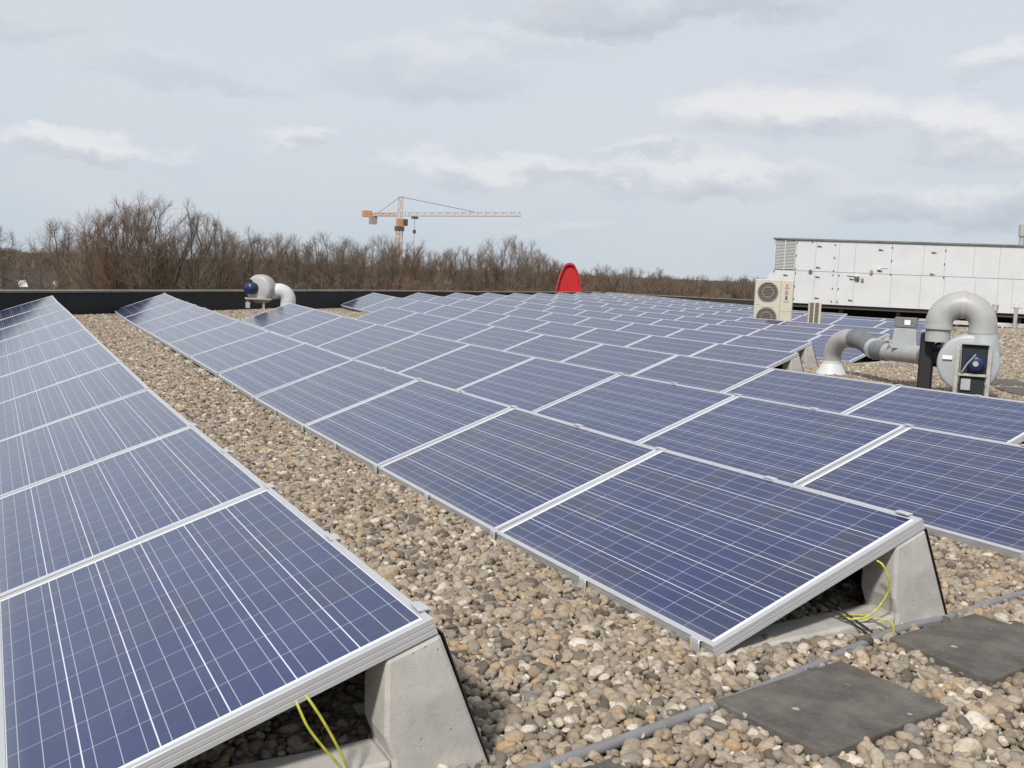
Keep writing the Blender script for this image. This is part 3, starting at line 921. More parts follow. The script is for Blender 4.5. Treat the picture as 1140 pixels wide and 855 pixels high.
AZB = math.radians(41)
a2 = empty("air_conditioner", label="narrow cream condenser cabinet with two slatted columns beside the big unit", cat="air conditioner", mat=face_matrix((18.36, 19.55, zg(18.36, 19.55)), AZB))
m = MB(); m.box((0, .25, .45), (.34, .5, .80), bev=.012); m.build("housing", M_CREAM, a2)
for cx in (-.085, .055):
    m = MB(); m.box((cx, -.003, .47), (.10, .006, .70))
    rc = m.build("grille_shade_panel", M_INNER, a2)  # flat dark panel on the front, painted as shade behind the slats
    m = MB()
    for i in range(18): m.box((cx, -.010, .14 + .038 * i), (.10, .010, .016))
    m.build("grille", M_GRILLE, rc)
m = MB(); m.box((0, .25, .02), (.30, .5, .06)); m.build("foot_rail", M_STEEL, a2)

# ------------------------------------------------------------------ white plant room
PT = 37.0
PM = face_matrix(tn(PT, 0, 0), math.atan2(DT.x, DT.y))      # local X = towards -w (to the viewer's right), Y deeper, Z up
plant = empty("plant_room", label="long white panelled plant room with louvres on the roof", cat="plant room", mat=PM)
sc_t = (PT + 3.37) / (36 + 3.37)
Z0, ZM, Z1 = .42, 1.62, 2.76
def FX(px, z=1.5):                             # facade x of a pixel column at height z (solved once, in metres)
    v = f_ + r_ * ((px - 570) / 1164.48) - u_ * ((300 + (px - 570) * .043 - (z - 1.22) * 29 - 427.5) / 1164.48)
    k = (PT - CC.dot(DT)) / v.dot(DT)
    return -(CC + v * k).dot(DN)
XL, XEND = FX(862, 2.0), 9.5
m = MB(); m.box(((XL + XEND) / 2, 4.0, (Z0 + Z1) / 2), (XEND - XL - .02, 7.9, Z1 - Z0 - .02)); m.build("inner_body", M_LOUV, plant)
up = [XL] + [FX(p, 2.2) for p in (886, 908, 934, 952, 992.6, 1028, 1052, 1084, 1112.5)] + [XEND]
lowx = [FX(854, 1.0), FX(884, 1.0), FX(906, 1.0), FX(931.5, 1.0), FX(950, 1.0), FX(991.5, 1.0), FX(1024, 1.0), FX(1050.5, 1.0), FX(1085, 1.0), FX(1110, 1.0), FX(1126.5, 1.0), XEND]
for a_, b_ in zip(up[1:-1], up[2:]):
    m = MB(); m.box(((a_ + b_) / 2, .0, (ZM + Z1) / 2), (b_ - a_ - .006, .06, Z1 - ZM - .014)); m.build("facade_panel", M_WHITEP, plant)
for i, (a_, b_) in enumerate(zip(lowx[:-1], lowx[1:])):
    m = MB()
    if i == 0:
        # rounded lower corner piece
        poly = [(a_, Z0), (b_ - .007, Z0), (b_ - .007, ZM - .007), (a_ + .28, ZM - .007)] + [(a_ + .28 - .28 * math.sin(q), ZM - .36 + .353 * math.cos(q)) for q in (.4, .8, 1.2, 1.5)]
        m.prism(poly, -.03, .03, lambda u, v, a: Vector((u, a, v)))
        m.build("facade_panel", M_WHITEP, plant, fix=True)
    else:
        m.box(((a_ + b_) / 2, .0, (ZM + Z0) / 2), (b_ - a_ - .006, .06, ZM - Z0 - .014)); m.build("facade_panel", M_WHITEP, plant)
# side wall, roof edge
m = MB(); m.box((XL - .015, 4.0, (ZM + Z1) / 2), (.03, 7.8, Z1 - ZM)); m.build("side_panel", M_WHITEP, plant)
m = MB(); m.box(((XL + XEND) / 2 - .02, 3.95, Z1 + .02), (XEND - XL + .12, 8.1, .055)); m.build("roof_edge", M_COPING, plant)
# louvre
lx0, lx1 = XL, up[1] - .02
m = MB()
for i in range(20):
    z = ZM + .05 + i * (Z1 - ZM - .06) / 20
    m.box(((lx0 + lx1) / 2, -.012, z + .012), (lx1 - lx0 - .04, .05, .030), Matrix.Identity(4))
lv = m.build("louvre", M_LOUV, plant)
m = MB(); m.box(((lx0 + lx1) / 2, -.03, (ZM + Z1) / 2), (.035, .05, Z1 - ZM - .02)); m.box((lx0 + .01, -.03, (ZM + Z1) / 2), (.03, .05, Z1 - ZM - .02)); m.box((lx1, -.03, (ZM + Z1) / 2), (.03, .05, Z1 - ZM - .02)); m.build("louvre_frame", M_LOUV, lv)
# fittings read off the facade: hinges on the seams, handles beside them
def fz(px, py):
    v = f_ + r_ * ((px - 570) / 1164.48) - u_ * ((py - 427.5) / 1164.48)
    k = (PT - CC.dot(DT)) / v.dot(DT)
    q = CC + v * k
    return -q.dot(DN), q.z
for px, py in ((887.5, 270), (886.5, 284.5), (885.5, 299), (885.5, 304), (884.5, 318.5), (883.5, 332.5), (904.5, 269.5), (930, 272.5), (929, 287), (928, 301.5), (927.5, 306), (926.7, 321), (925.5, 335.5),
               (934.2, 306.5), (933.2, 321.5), (932, 336), (993.6, 275.5), (992.5, 290.5), (991.5, 305.5), (1052.8, 279), (1051.5, 294), (1050.5, 309), (861.5, 302)):
    x, z = fz(px, py); m = MB(); m.box((x, -.045, z), (.04, .03, .055)); m.build("hinge", M_HINGE, plant)
for px, py in ((911.5, 274), (909.5, 297.5), (909, 308), (908, 331.5), (979.5, 278), (978.5, 301.5), (947, 310.5), (945.5, 334), (873.5, 306), (1038.5, 281), (1036.5, 305)):
    x, z = fz(px, py); m = MB(); m.box((x, -.05, z), (.08, .04, .04)); m.box((x + .075, -.06, z - .01), (.09, .02, .02)); m.build("handle", M_HINGE, plant)
x, z = fz(902.3, 302.3); m = MB(); m.lathe([(0, .05), (.07, .05), (.07, .05), (.07, -.05)], Matrix.Translation((x, -.04, z)) @ Matrix.Rotation(math.radians(90), 4, 'X'), 16); m.build("wall_lamp", M_HINGE, plant)
x, z = fz(954, 309.5); m = MB(); m.box((x, -.09, z), (.16, .14, .16), bev=.03); m.box((x - .2, -.045, z + .06), (.30, .02, .02)); m.build("wall_lamp", M_HINGE, plant)
x, z = fz(953.5, 307.3); m = MB(); m.box((x, -.10, z), (.15, .16, .07), bev=.02); m.build("lamp_hood", M_WHITEP, plant)
x, z = fz(960, 311.5); m = MB(); m.box((x, -.07, z), (.09, .10, .13), bev=.02); m.build("junction_box", M_GRILLE, plant)
x, z = fz(970, 303); m = MB(); m.box((x, -.07, z), (.09, .10, .15), bev=.02); m.build("junction_box", M_GRILLE, plant)
x, z = fz(978.5, 299.5); m = MB(); m.box((x, -.08, z), (.12, .10, .10), bev=.02); m.box((x + .2, -.045, z + .04), (.24, .02, .02)); m.build("sensor_box", M_WHITEP, plant)
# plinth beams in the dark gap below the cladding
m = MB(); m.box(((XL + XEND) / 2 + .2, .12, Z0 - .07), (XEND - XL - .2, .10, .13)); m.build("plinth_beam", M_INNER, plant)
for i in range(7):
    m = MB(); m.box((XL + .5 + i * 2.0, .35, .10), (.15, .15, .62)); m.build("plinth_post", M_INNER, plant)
m = MB(); m.box(((XL + XEND) / 2 + .2, 2.2, .12), (XEND - XL - .4, .05, .60)); m.build("gap_shade_sheet", M_BITUMEN, plant)  # black sheet added in place of the open shadow under the room
# vent on top
x, z = fz(1137.5, 283)
m = MB(); m.lathe([(.0, .0), (.09, 0), (.09, 0), (.09, .32), (.09, .32), (.13, .32), (.13, .32), (.13, .72), (.13, .72), (.09, .75), (.0, .75)], Matrix.Translation((x, .35, Z1 + .04)), 20)
v_ = m.build("roof_cowl", M_PVC, plant, fix=True)

# posts, handle and kerb beside the plant room
def roofpt(px, py):
    v = f_ + r_ * ((px - 570) / 1164.48) - u_ * ((py - 427.5) / 1164.48)
    k = 30.0
    for _ in range(40):
        q = CC + v * k
        k = (zg(q.x, q.y) - CC.z) / v.z
    return CC + v * k
pv = tn(35.6, -4.22); pz = zg(pv.x, pv.y)
vp = empty("vent_pipe", (pv.x, pv.y, pz), "leaning grey vent pipe with a hood before the white wall", "vent pipe")
m = MB(); m.tube([(0, 0, -.02), (.11, -.11, .62)], .075, 14); m.build("pipe", M_PVC, vp)
m = MB(); m.tube([(.105, -.105, .60), (.12, -.12, .82)], .105, 14); m.build("hood", M_STEEL, vp)
pv = tn(35.2, -4.98); pz = zg(pv.x, pv.y)
vp = empty("vent_pipe", (pv.x, pv.y, pz), "upright pale vent pipe with a T-shaped head before the white wall", "vent pipe")
m = MB(); m.tube([(0, 0, -.02), (0, 0, .72)], .065, 14); m.build("pipe", M_PVC, vp)
m = MB(); m.box((0, 0, .78), (.17, .17, .16), Matrix.Rotation(-.8, 4, 'Z'), bev=.02); m.tube([(-.12, .12, .74), (.12, -.12, .74)], .035, 10); m.build("hood", M_WHITEP, vp)
pv = tn(35.6, -3.95); pz = zg(pv.x, pv.y)
bx = empty("meter_box", (pv.x, pv.y, pz), "small white box standing behind the metal handle", "box")
m = MB(); m.box((0, 0, .17), (.20, .20, .38), Matrix.Rotation(-.8, 4, 'Z'), bev=.02); m.build("cabinet", M_WHITEP, bx)
m = MB(); m.box((0, 0, .38), (.24, .24, .04), Matrix.Rotation(-.8, 4, 'Z'), bev=.01); m.build("lid", M_WHITEP, bx)
hd1, hd2 = tn(34.7, -4.05), tn(34.7, -4.55)
pz = zg(hd1.x, hd1.y)
h = MB(); dirv = (hd2 - hd1)
pts = [Vector((0, 0, -.02)), Vector((0, 0, .12)), dirv * .08 + Vector((0, 0, .19)), dirv * .92 + Vector((0, 0, .19)), dirv + Vector((0, 0, .12)), dirv + Vector((0, 0, -.02))]
h.tube(pts, .03, 10)
ho = h.build("grab_rail", M_WHITEP); ho.location = (hd1.x, hd1.y, pz); tag(ho, "low pale loop handle on the gravel before the plant room", "rail")
m = MB(); a_, b_ = tn(35.9, -2.0), tn(35.9, -12.0)
dv = (b_ - a_); 
m.box((0, 0, .02), (dv.length, .16, .14), bev=.01)
ko = m.build("edge_kerb", M_CONC); c_ = (a_ + b_) / 2
ko.location = (c_.x, c_.y, zg(c_.x, c_.y)); ko.rotation_euler = (0, 0, math.atan2(dv.y, dv.x)); tag(ko, "low grey kerb between the gravel and the plant room", "kerb")

# ------------------------------------------------------------------ red cowl
AZR = math.radians(26.8 + 14)
rc_p = tn(49.2, 12.0)
RM = face_matrix((24.0, 43.3, .10), AZR)
red = empty("red_hood", label="tall red arched ventilation hood standing by the far parapet", cat="ventilation hood", mat=RM)
RW, RH = .66, 1.56
def arch(sc=1.0, n=14, drop=0.0):
    pts = []
    for i in range(n + 1):
        u = -1 + 2 * i / n
        pts.append((u * RW * sc, (RH * sc - drop) * (1 - abs(u) ** 2.7)))
    return pts
rot = Matrix.Rotation(math.radians(14), 4, 'Z')
def rfn(u, v, a): return rot @ Vector((u, a, v))
# shell: outer arch to inner arch, front to back
m = MB(); ou, inn = arch(1.0), arch(.93)
n = len(ou); 
vs = [rfn(u, v, -.45) for u, v in ou] + [rfn(u, v, -.45) for u, v in inn] + [rfn(u, v, .12) for u, v in ou] + [rfn(u * .96, v * .97, -.30) for u, v in inn]
fs = []
for i in range(n - 1):
    fs += [(i, i + 1, n + i + 1, n + i), (i + 1, i, 2 * n + i, 2 * n + i + 1), (n + i, n + i + 1, 3 * n + i + 1, 3 * n + i)]
fs += [tuple(range(2 * n, 3 * n)), tuple(range(3 * n, 4 * n))]
m.add(vs, fs); m.build("hood_shell", M_RED, red, fix=False)
m = MB()
for i in range(6):
    u = -.42 + .84 * i / 5
    m.box((u, -.315, RH * .40 * (1 - abs(u) ** 2)), (.02, .03, RH * .78 * (1 - abs(u / .62) ** 2.3)), rot)
m.build("front_rib", M_RED, red)
m = MB(); m.box((0, 0, -.06), (1.22, .9, .14), rot); m.build("base", M_COPING, red)

# ------------------------------------------------------------------ tower crane
CDir = math.radians(20.6)
CD = 300.0
cpt = G(444, 275, CD)
crane_ground = Vector((cpt.x, cpt.y, GZ))
cr = empty("tower_crane", tuple(crane_ground), "tall pale and orange tower crane rising behind the bare trees", "crane")
def G0(px, py, d): return G(px, py, d) - crane_ground
jib_z = G0(444, 240.5, CD).z
top_z = G0(447, 219.5, CD).z
a_v = Vector((math.sin(CDir), math.cos(CDir), 0)); r_v = Vector((math.cos(CDir), -math.sin(CDir), 0))
jd = (r_v * .71 - a_v * .71).normalized()         # jib swings towards the roof
jn = Vector((-jd.y, jd.x, 0))
def lattice(m, p0, p1, w, side, upv, nseg, rad, tri=False):
    p0, p1 = Vector(p0), Vector(p1)
    if tri: offs = [side * (-w / 2), side * (w / 2), upv * w * .95]
    else: offs = [side * sx * w / 2 + upv * sy * w / 2 for sx, sy in ((-1, -1), (1, -1), (1, 1), (-1, 1))]
    for o_ in offs: m.tube([p0 + o_, p1 + o_], rad, 4, smooth=False)
    for i in range(nseg):
        a, b = p0.lerp(p1, i / nseg), p0.lerp(p1, (i + 1) / nseg)
        for k in range(len(offs)):
            k2 = (k + 1) % len(offs)
            m.tube([a + offs[k], b + offs[k2]] if i % 2 else [a + offs[k2], b + offs[k]], rad * .62, 3, caps=False, smooth=False)
            m.tube([b + offs[k], b + offs[k2]], rad * .5, 3, caps=False, smooth=False)
m = MB(); lattice(m, (0, 0, 0), (0, 0, jib_z - 4.2), 1.35, jd, jn, 18, .11); m.build("mast", M_CRANE_O, cr)
m = MB(); m.box((0, 0, jib_z - 3.6), (2.2, 2.2, 1.3)); m.build("slewing_ring", M_CRANE_D, cr)
m = MB(); m.box((0, 0, jib_z - 1.9), (1.6, 1.6, 2.2)); tw = m.build("turntable", M_CRANE_O, cr)
m = MB(); q = jd * 1.2 + jn * 1.0; m.box((q.x, q.y, jib_z - 1.8), (1.3, 1.3, 1.9), bev=.1); m.build("cab", M_CRANE_D, cr)
m = MB(); lattice(m, (0, 0, jib_z - .8), (jd.x * .2, jd.y * .2, top_z), 1.0, jd, jn, 4, .10); m.build("apex_tower", M_CRANE_W, cr)
m = MB(); lattice(m, jd * 1.0 + Vector((0, 0, jib_z)), jd * 44 + Vector((0, 0, jib_z)), 1.15, jn, Vector((0, 0, 1)), 30, .075, True); jb = m.build("jib", M_CRANE_W, cr)
m = MB(); lattice(m, jd * -1.0 + Vector((0, 0, jib_z)), jd * -14.5 + Vector((0, 0, jib_z)), .9, jn, Vector((0, 0, 1)), 9, .13, True); cj = m.build("counter_jib", M_CRANE_O, cr)
m = MB(); q = jd * -13.6; m.box((q.x, q.y, jib_z + .6), (2.4, 2.4, 1.8)); m.build("winch_cabin", M_CRANE_O, cj)
m = MB(); q = jd * -11.0; m.box((q.x, q.y, jib_z - 1.2), (1.9, 1.9, 2.4)); m.build("counterweight", M_BALLAST, cj)
m = MB(); m.tube([Vector((0, 0, top_z)), jd * 29 + Vector((0, 0, jib_z + 1.0))], .07, 4); m.tube([Vector((0, 0, top_z)), jd * -9 + Vector((0, 0, jib_z + .8))], .07, 4); m.build("tie_rod", M_CRANE_D, cr)
q = jd * 6.0
m = MB(); m.box((q.x, q.y, jib_z - .5), (1.5, 1.5, .6)); tr = m.build("trolley", M_CRANE_D, cr)
m = MB(); m.tube([q + Vector((0, 0, jib_z - .8)), q + Vector((0, 0, jib_z - 20))], .06, 4); m.box((q.x, q.y, jib_z - 4.4), (.7, .7, 1.0)); m.build("hook_block", M_CRANE_D, tr)

# ------------------------------------------------------------------ bare trees
def bark(name, c1, c2):
    m = bpy.data.materials.new(name); m.use_nodes = True
    t = NT(m.node_tree); b = m.node_tree.nodes['Principled BSDF']
    oi = t.new('ShaderNodeObjectInfo')
    t.l.new(t.mix(oi.outputs['Random'], c1, c2), b.inputs['Base Color'])
    b.inputs['Roughness'].default_value = 0.95
    b.inputs['Specular IOR Level'].default_value = 0.1
    return m
M_TRUNK = bark("bark", (0.095, 0.085, 0.06), (0.125, 0.11, 0.078))
M_TWIG = bark("winter_twigs", (0.150, 0.120, 0.094), (0.215, 0.172, 0.134))
M_TWIG2 = bark("red_brown_twigs", (0.165, 0.105, 0.075), (0.135, 0.108, 0.082))

def grow(seed, H, spread=0.5, depth=7, multi=1, upb=0.03, tw=.008, trunk=.25, lat=True):
    """forking winter tree: every limb ends in two or three finer ones, with side shoots on the way"""
    R = random.Random(seed)
    tr_, cw = MB(), MB()
    def rv(s): return Vector((R.gauss(0, s), R.gauss(0, s), R.gauss(0, s)))
    def limb(p, d, L, rad, lev):
        pts, rads, q, dd = [p.copy()], [rad], p.copy(), d.copy()
        ns = 3 if lev < 3 else 2
        r1 = max(tw, rad * .66)
        for i in range(ns):
            dd = (dd + rv(.07 + .02 * lev) + Vector((0, 0, upb * .5))).normalized()
            q = q + dd * (L / ns)
            pts.append(q.copy()); rads.append(rad + (r1 - rad) * (i + 1) / ns)
        if lev >= depth: rads[-1] = tw * .5
        (tr_ if lev <= 2 else cw).tube(pts, rads, 7 if lev == 0 else (5 if lev <= 2 else 3), caps=False, smooth=lev <= 2)
        if lev >= depth: return
        def child(bp, bd, ang, k, r):
            side = bd.cross(Vector((R.gauss(0, 1), R.gauss(0, 1), R.gauss(0, 1)))).normalized()
            nd = bd * math.cos(ang) + side * math.sin(ang); nd.z += upb; nd.normalize()
            limb(bp, nd, L * k, max(tw, r), lev + 1)
        n_end = 3 if (lev in (0, 1) or R.random() < .25) else 2
        for c in range(n_end):
            child(q, dd, R.uniform(.28, .66) * spread * 1.7, R.uniform(.74, .92) * (1.25 if lev == 0 else 1), r1 * .82)
        if lat and lev >= 1 and (lev > 1 or R.random() < .8):
            i = R.randrange(1, ns)
            child(pts[i], (pts[i + 1] - pts[i]).normalized(), R.uniform(.5, 1.0), R.uniform(.5, .75), r1 * .55)
    for s_ in range(multi):
        d = Vector((R.uniform(-.3, .3), R.uniform(-.3, .3), 1)).normalized() if multi > 1 else Vector((R.uniform(-.05, .05), R.uniform(-.05, .05), 1)).normalized()
        limb(Vector((R.uniform(-.4, .4), R.uniform(-.4, .4), 0)) if multi > 1 else Vector((0, 0, 0)), d, H * trunk, .020 * H * (.7 if multi > 1 else 1), 0)
    return tr_, cw

def winter_tree(seed, H=10.0, rx=.25, rz=.40, nl=12, n2=12, n3=9, n4=5, tw=.0047, stems=1):
    """trunk, limbs reaching for a domed crown, then three finer orders of twigs"""
    R = random.Random(seed)
    tr_, cw = MB(), MB()
    cz = H * (1 - rz) - H * .02
    ax, azr = rx * H, rz * H
    def reach(p, dv, L, k):
        """tip of a twig; twigs that would leave the crown stay short"""
        q = p + dv * L
        e = math.sqrt((q.x / ax) ** 2 + (q.y / ax) ** 2 + ((q.z - cz) / azr) ** 2) / k
        return q if e < 1 else p + dv * L * max(.3, 1 - 2.2 * (e - 1))
    def curve(p0, t0, p1, r0, r1, n, mbx, sides):
        L = (p1 - p0).length
        c = p0 + t0.normalized() * L * .38
        pts = []
        for i in range(n + 1):
            u = i / n
            q = p0 * (1 - u) ** 2 + c * 2 * u * (1 - u) + p1 * u * u
            if 0 < i < n: q += Vector((R.gauss(0, 1), R.gauss(0, 1), R.gauss(0, 1))) * L * .025
            pts.append(q)
        rads = [r0 + (r1 - r0) * (i / n) for i in range(n + 1)]
        mbx.tube(pts, rads, sides, caps=False, smooth=sides > 4)
        return pts
    def at_(pts, u):
        f = u * (len(pts) - 1); i = min(int(f), len(pts) - 2)
        return pts[i].lerp(pts[i + 1], f - i), (pts[i + 1] - pts[i]).normalized()
    bumps = [(R.uniform(0, 6.28), R.uniform(.86, 1.08)) for _ in range(5)]
    for st in range(stems):
        lean = Vector((R.gauss(0, .06), R.gauss(0, .06), 0)) * H * (1 if stems == 1 else 2.0)
        b0 = Vector((R.uniform(-.3, .3), R.uniform(-.3, .3), 0)) if stems > 1 else Vector((0, 0, 0))
        topz = H * R.uniform(.56, .68)
        trunk = curve(b0, Vector((0, 0, 1)), b0 + lean + Vector((0, 0, topz)), H * .017 / math.sqrt(stems), H * .006, 7, tr_, 7)
        for i in range(max(4, nl // stems)):
            f = (i + .5) / max(4, nl // stems)
            ph = i * 2.4 + R.uniform(-.5, .5)
            el = math.radians(R.uniform(-12, 20) + 80 * f)
            k = R.uniform(.84, 1.06)
            tgt = Vector((ax * k * math.cos(el) * math.cos(ph), ax * k * math.cos(el) * math.sin(ph), cz + azr * k * math.sin(el)))
            tgt += lean * .5
            bp, bd = at_(trunk, min(.98, .34 + .62 * f * R.uniform(.8, 1.05)))
            out = Vector((math.cos(ph), math.sin(ph), 0))
            limb = curve(bp, bd * .9 + out * .45 + (tgt - bp).normalized() * .8, tgt, H * .0065, H * .0016, 5, tr_, 5)
            for j in range(n2):
                u = .16 + .84 * (j + R.random()) / n2
                sp, sdv = at_(limb, min(u, .995))
                ow = Vector((sp.x, sp.y, (sp.z - cz) * .8)).normalized() if sp.length > .01 else Vector((0, 0, 1))
                dv = (Vector((R.gauss(0, .7), R.gauss(0, .7), R.gauss(0, .5) + .45)) + ow * .6 + sdv * .9).normalized()
                e2 = reach(sp, dv, H * R.uniform(.10, .20), R.uniform(.92, 1.06))
                br = curve(sp, (sdv * .5 + dv).normalized(), e2, H * .0022, tw, 3, cw, 4)
                for k3 in range(n3):
                    u = .15 + .85 * (k3 + R.random()) / n3
                    sp3, sd3 = at_(br, min(u, .995))
                    dv3 = (Vector((R.gauss(0, .6), R.gauss(0, .6), R.gauss(0, .5) + .35)) + sd3 * 1.0).normalized()
                    e3 = reach(sp3, dv3, H * R.uniform(.05, .105), R.uniform(.97, 1.12))
                    b3 = curve(sp3, (sd3 * .4 + dv3).normalized(), e3, tw * 1.15, tw * .7, 2, cw, 3)
                    for k4 in range(n4):
                        sp4, sd4 = at_(b3, min(.995, .2 + .8 * (k4 + R.random()) / n4))
                        dv4 = (Vector((R.gauss(0, .6), R.gauss(0, .6), R.gauss(0, .5) + .3)) + sd4 * 1.1).normalized()
                        e4 = sp4 + dv4 * H * R.uniform(.02, .045)
                        curve(sp4, dv4, e4, tw * .75, tw * .45, 1, cw, 3)
    return tr_, cw

tree_protos = []
for i, (seed, kw) in enumerate([(1, dict(rx=.27, rz=.38)), (2, dict(rx=.23, rz=.41, stems=2, nl=12)), (3, dict(rx=.33, rz=.36, n3=8)), (4, dict(rx=.21, rz=.42, nl=11)), (5, dict(rx=.27, rz=.42, stems=3, nl=13))]):
    tr_, cw = winter_tree(seed, 10.0, **kw)
    zmax = max(v[2] for v in cw.v)
    k = 10.0 / zmax
    tr_.v = [(x * k, y * k, z * k) for x, y, z in tr_.v]; cw.v = [(x * k, y * k, z * k) for x, y, z in cw.v]
    tree_protos.append((tr_, cw))
horizon = lambda px: 300 + (px - 570) * .0430
tree_spec = [(64, 238, 75, 0), (108, 228, 72, 3), (134, 214, 68, 1), (160, 211, 70, 4), (184, 212, 66, 1), (209, 219, 71, 4), (229, 233, 76, 0),
             (88, 258, 90, 4), (252, 250, 84, 1), (276, 250, 80, 4), (301, 254, 92, 0), (320, 257, 88, 3), (341, 263, 96, 1), (364, 255, 96, 2),
             (386, 264, 100, 4), (408, 268, 104, 1), (424, 258, 98, 3), (446, 266, 108, 4), (470, 272, 116, 1), (492, 273, 118, 2), (513, 272, 122, 4), (537, 271, 118, 1),
             (562, 258, 112, 2), (580, 263, 120, 0), (598, 277, 126, 4), (615, 284, 130, 1), (-8, 246, 95, 0), (-45, 262, 110, 2)]
R2 = random.Random(77)
px = 640
while px < 852:
    tree_spec.append((px, 293 + (px - 640) * .075 + R2.uniform(-5, 5) - (6 if px > 820 else 0), R2.uniform(135, 190), R2.randrange(5)))
    px += R2.uniform(9, 15)
px = 72
while px < 640:                                  # second line behind
    tree_spec.append((px, max(262, horizon(px) - R2.uniform(10, 30)), R2.uniform(110, 170), R2.randrange(5)))
    px += R2.uniform(16, 28)
made = {}
names_used = {}
KINDN = ["spreading bare tree", "twin-stemmed bare tree", "wide-crowned bare tree", "upright bare tree", "many-stemmed bare tree"]
tree_spec.sort(key=lambda s: s[0])
for i, (px, py, d, kind) in enumerate(tree_spec):
    gp = G(px, horizon(px), d)
    Ht = (CC.z - GZ) + (horizon(px) - py) / 1164.48 * d
    sc_ = Ht / 10.0
    az = R2.uniform(0, 6.28)
    wd_ = sc_ * R2.uniform(.9, 1.12)
    mat = Matrix.Translation((gp.x, gp.y, GZ)) @ Matrix.Rotation(az, 4, 'Z') @ Matrix.Diagonal((wd_, wd_, sc_, 1))
    lab = "%s, %s from the left in the line beyond the parapet" % (KINDN[kind], ORD[i + 1] if i + 1 < len(ORD) else "number %d" % (i + 1))
    if kind in made:
        copy_thing(made[kind], mat, lab)
    else:
        root = empty("bare_tree", label=lab, cat="tree", group="bare trees beyond the roof", mat=mat)
        tr_, cw = tree_protos[kind]
        tr_.build("trunk", M_TRUNK, root); cw.build("crown", M_TWIG if kind in (0, 2, 3) else M_TWIG2, root)
        made[kind] = root

# scatter helper: ONE object whose points carry instances (stuff only)
def scatter(name, pts, rots, scales, idxs, protos, label, cat):
    me = bpy.data.meshes.new(name)
    me.vertices.add(len(pts))
    me.vertices.foreach_set('co', np.asarray(pts, np.float32).ravel())
    for an, ty, arr, key in (("rot", 'FLOAT_VECTOR', rots, 'vector'), ("scl", 'FLOAT_VECTOR', scales, 'vector'), ("pick", 'INT', idxs, 'value')):
        at = me.attributes.new(an, ty, 'POINT')
        at.data.foreach_set(key, np.asarray(arr, np.int32 if ty == 'INT' else np.float32).ravel())
    me.update()
    o = bpy.data.objects.new(name, me); COL.objects.link(o)
    lib = bpy.data.collections.new(name + "_shapes")         # never linked to the scene
    for p_ in protos: lib.objects.link(p_)
    ng = bpy.data.node_groups.new(name + "_scatter", 'GeometryNodeTree')
    ng.interface.new_socket("Geometry", in_out='INPUT', socket_type='NodeSocketGeometry')
    ng.interface.new_socket("Geometry", in_out='OUTPUT', socket_type='NodeSocketGeometry')
    gi, go = ng.nodes.new('NodeGroupInput'), ng.nodes.new('NodeGroupOutput')
    ip = ng.nodes.new('GeometryNodeInstanceOnPoints'); ci = ng.nodes.new('GeometryNodeCollectionInfo')
    ci.inputs[0].default_value = lib; ci.inputs[1].default_value = True; ci.inputs[2].default_value = True
    def na(nm, ty):
        a = ng.nodes.new('GeometryNodeInputNamedAttribute'); a.data_type = ty; a.inputs[0].default_value = nm
        return a.outputs[0]
    ng.links.new(gi.outputs[0], ip.inputs['Points']); ng.links.new(ci.outputs[0], ip.inputs['Instance'])
    ip.inputs['Pick Instance'].default_value = True
    ng.links.new(na("pick", 'INT'), ip.inputs['Instance Index'])
    e2r = ng.nodes.new('FunctionNodeEulerToRotation'); ng.links.new(na("rot", 'FLOAT_VECTOR'), e2r.inputs[0])
    ng.links.new(e2r.outputs[0], ip.inputs['Rotation'])
    ng.links.new(na("scl", 'FLOAT_VECTOR'), ip.inputs['Scale'])
    ng.links.new(ip.outputs[0], go.inputs[0])
    md = o.modifiers.new("scatter", 'NODES'); md.node_group = ng
    return tag(o, label, cat, kind="stuff")

# undergrowth: dense shrubs filling the wood below the crowns
shr = []
for s_ in range(3):
    tr_, cw = winter_tree(40 + s_, 6.0, rx=.40, rz=.47, nl=12, n2=9, n3=7, n4=4, tw=.0068, stems=3)
    kz = 6.0 / max(v[2] for v in cw.v); tr_.v = [(x * kz, y * kz, z * kz) for x, y, z in tr_.v]; cw.v = [(x * kz, y * kz, z * kz) for x, y, z in cw.v]
    m = MB(); m.v = tr_.v + cw.v; b0 = len(tr_.v); m.f = tr_.f + [tuple(i + b0 for i in f) for f in cw.f]; m.sm = tr_.sm + cw.sm
    o = m.build("shrub_shape_%d" % s_, M_TWIG2 if s_ != 1 else M_TWIG); COL.objects.unlink(o); shr.append(o)
rg = np.random.default_rng(3)
pts, rots, scl, idx = [], [], [], []
for i in range(520):
    ppx = rg.uniform(-60, 900)
    d = rg.uniform(70, 150) if ppx < 640 else rg.uniform(120, 210)
    if ppx < 58 or (ppx < 130 and rg.random() < .72): continue
    q = G(ppx, horizon(ppx), d)
    pts.append((q.x, q.y, GZ)); rots.append((0, 0, rg.uniform(0, 6.28)))
    s_ = rg.uniform(1.05, 1.62) * (1.0 if ppx < 640 else 1.1)
    scl.append((s_ * 1.2, s_ * 1.2, s_)); idx.append(rg.integers(0, 3))
scatter("woodland_undergrowth", pts, rots, scl, idx, shr, "brown mass of bare shrubs filling the wood below the trees", "undergrowth")
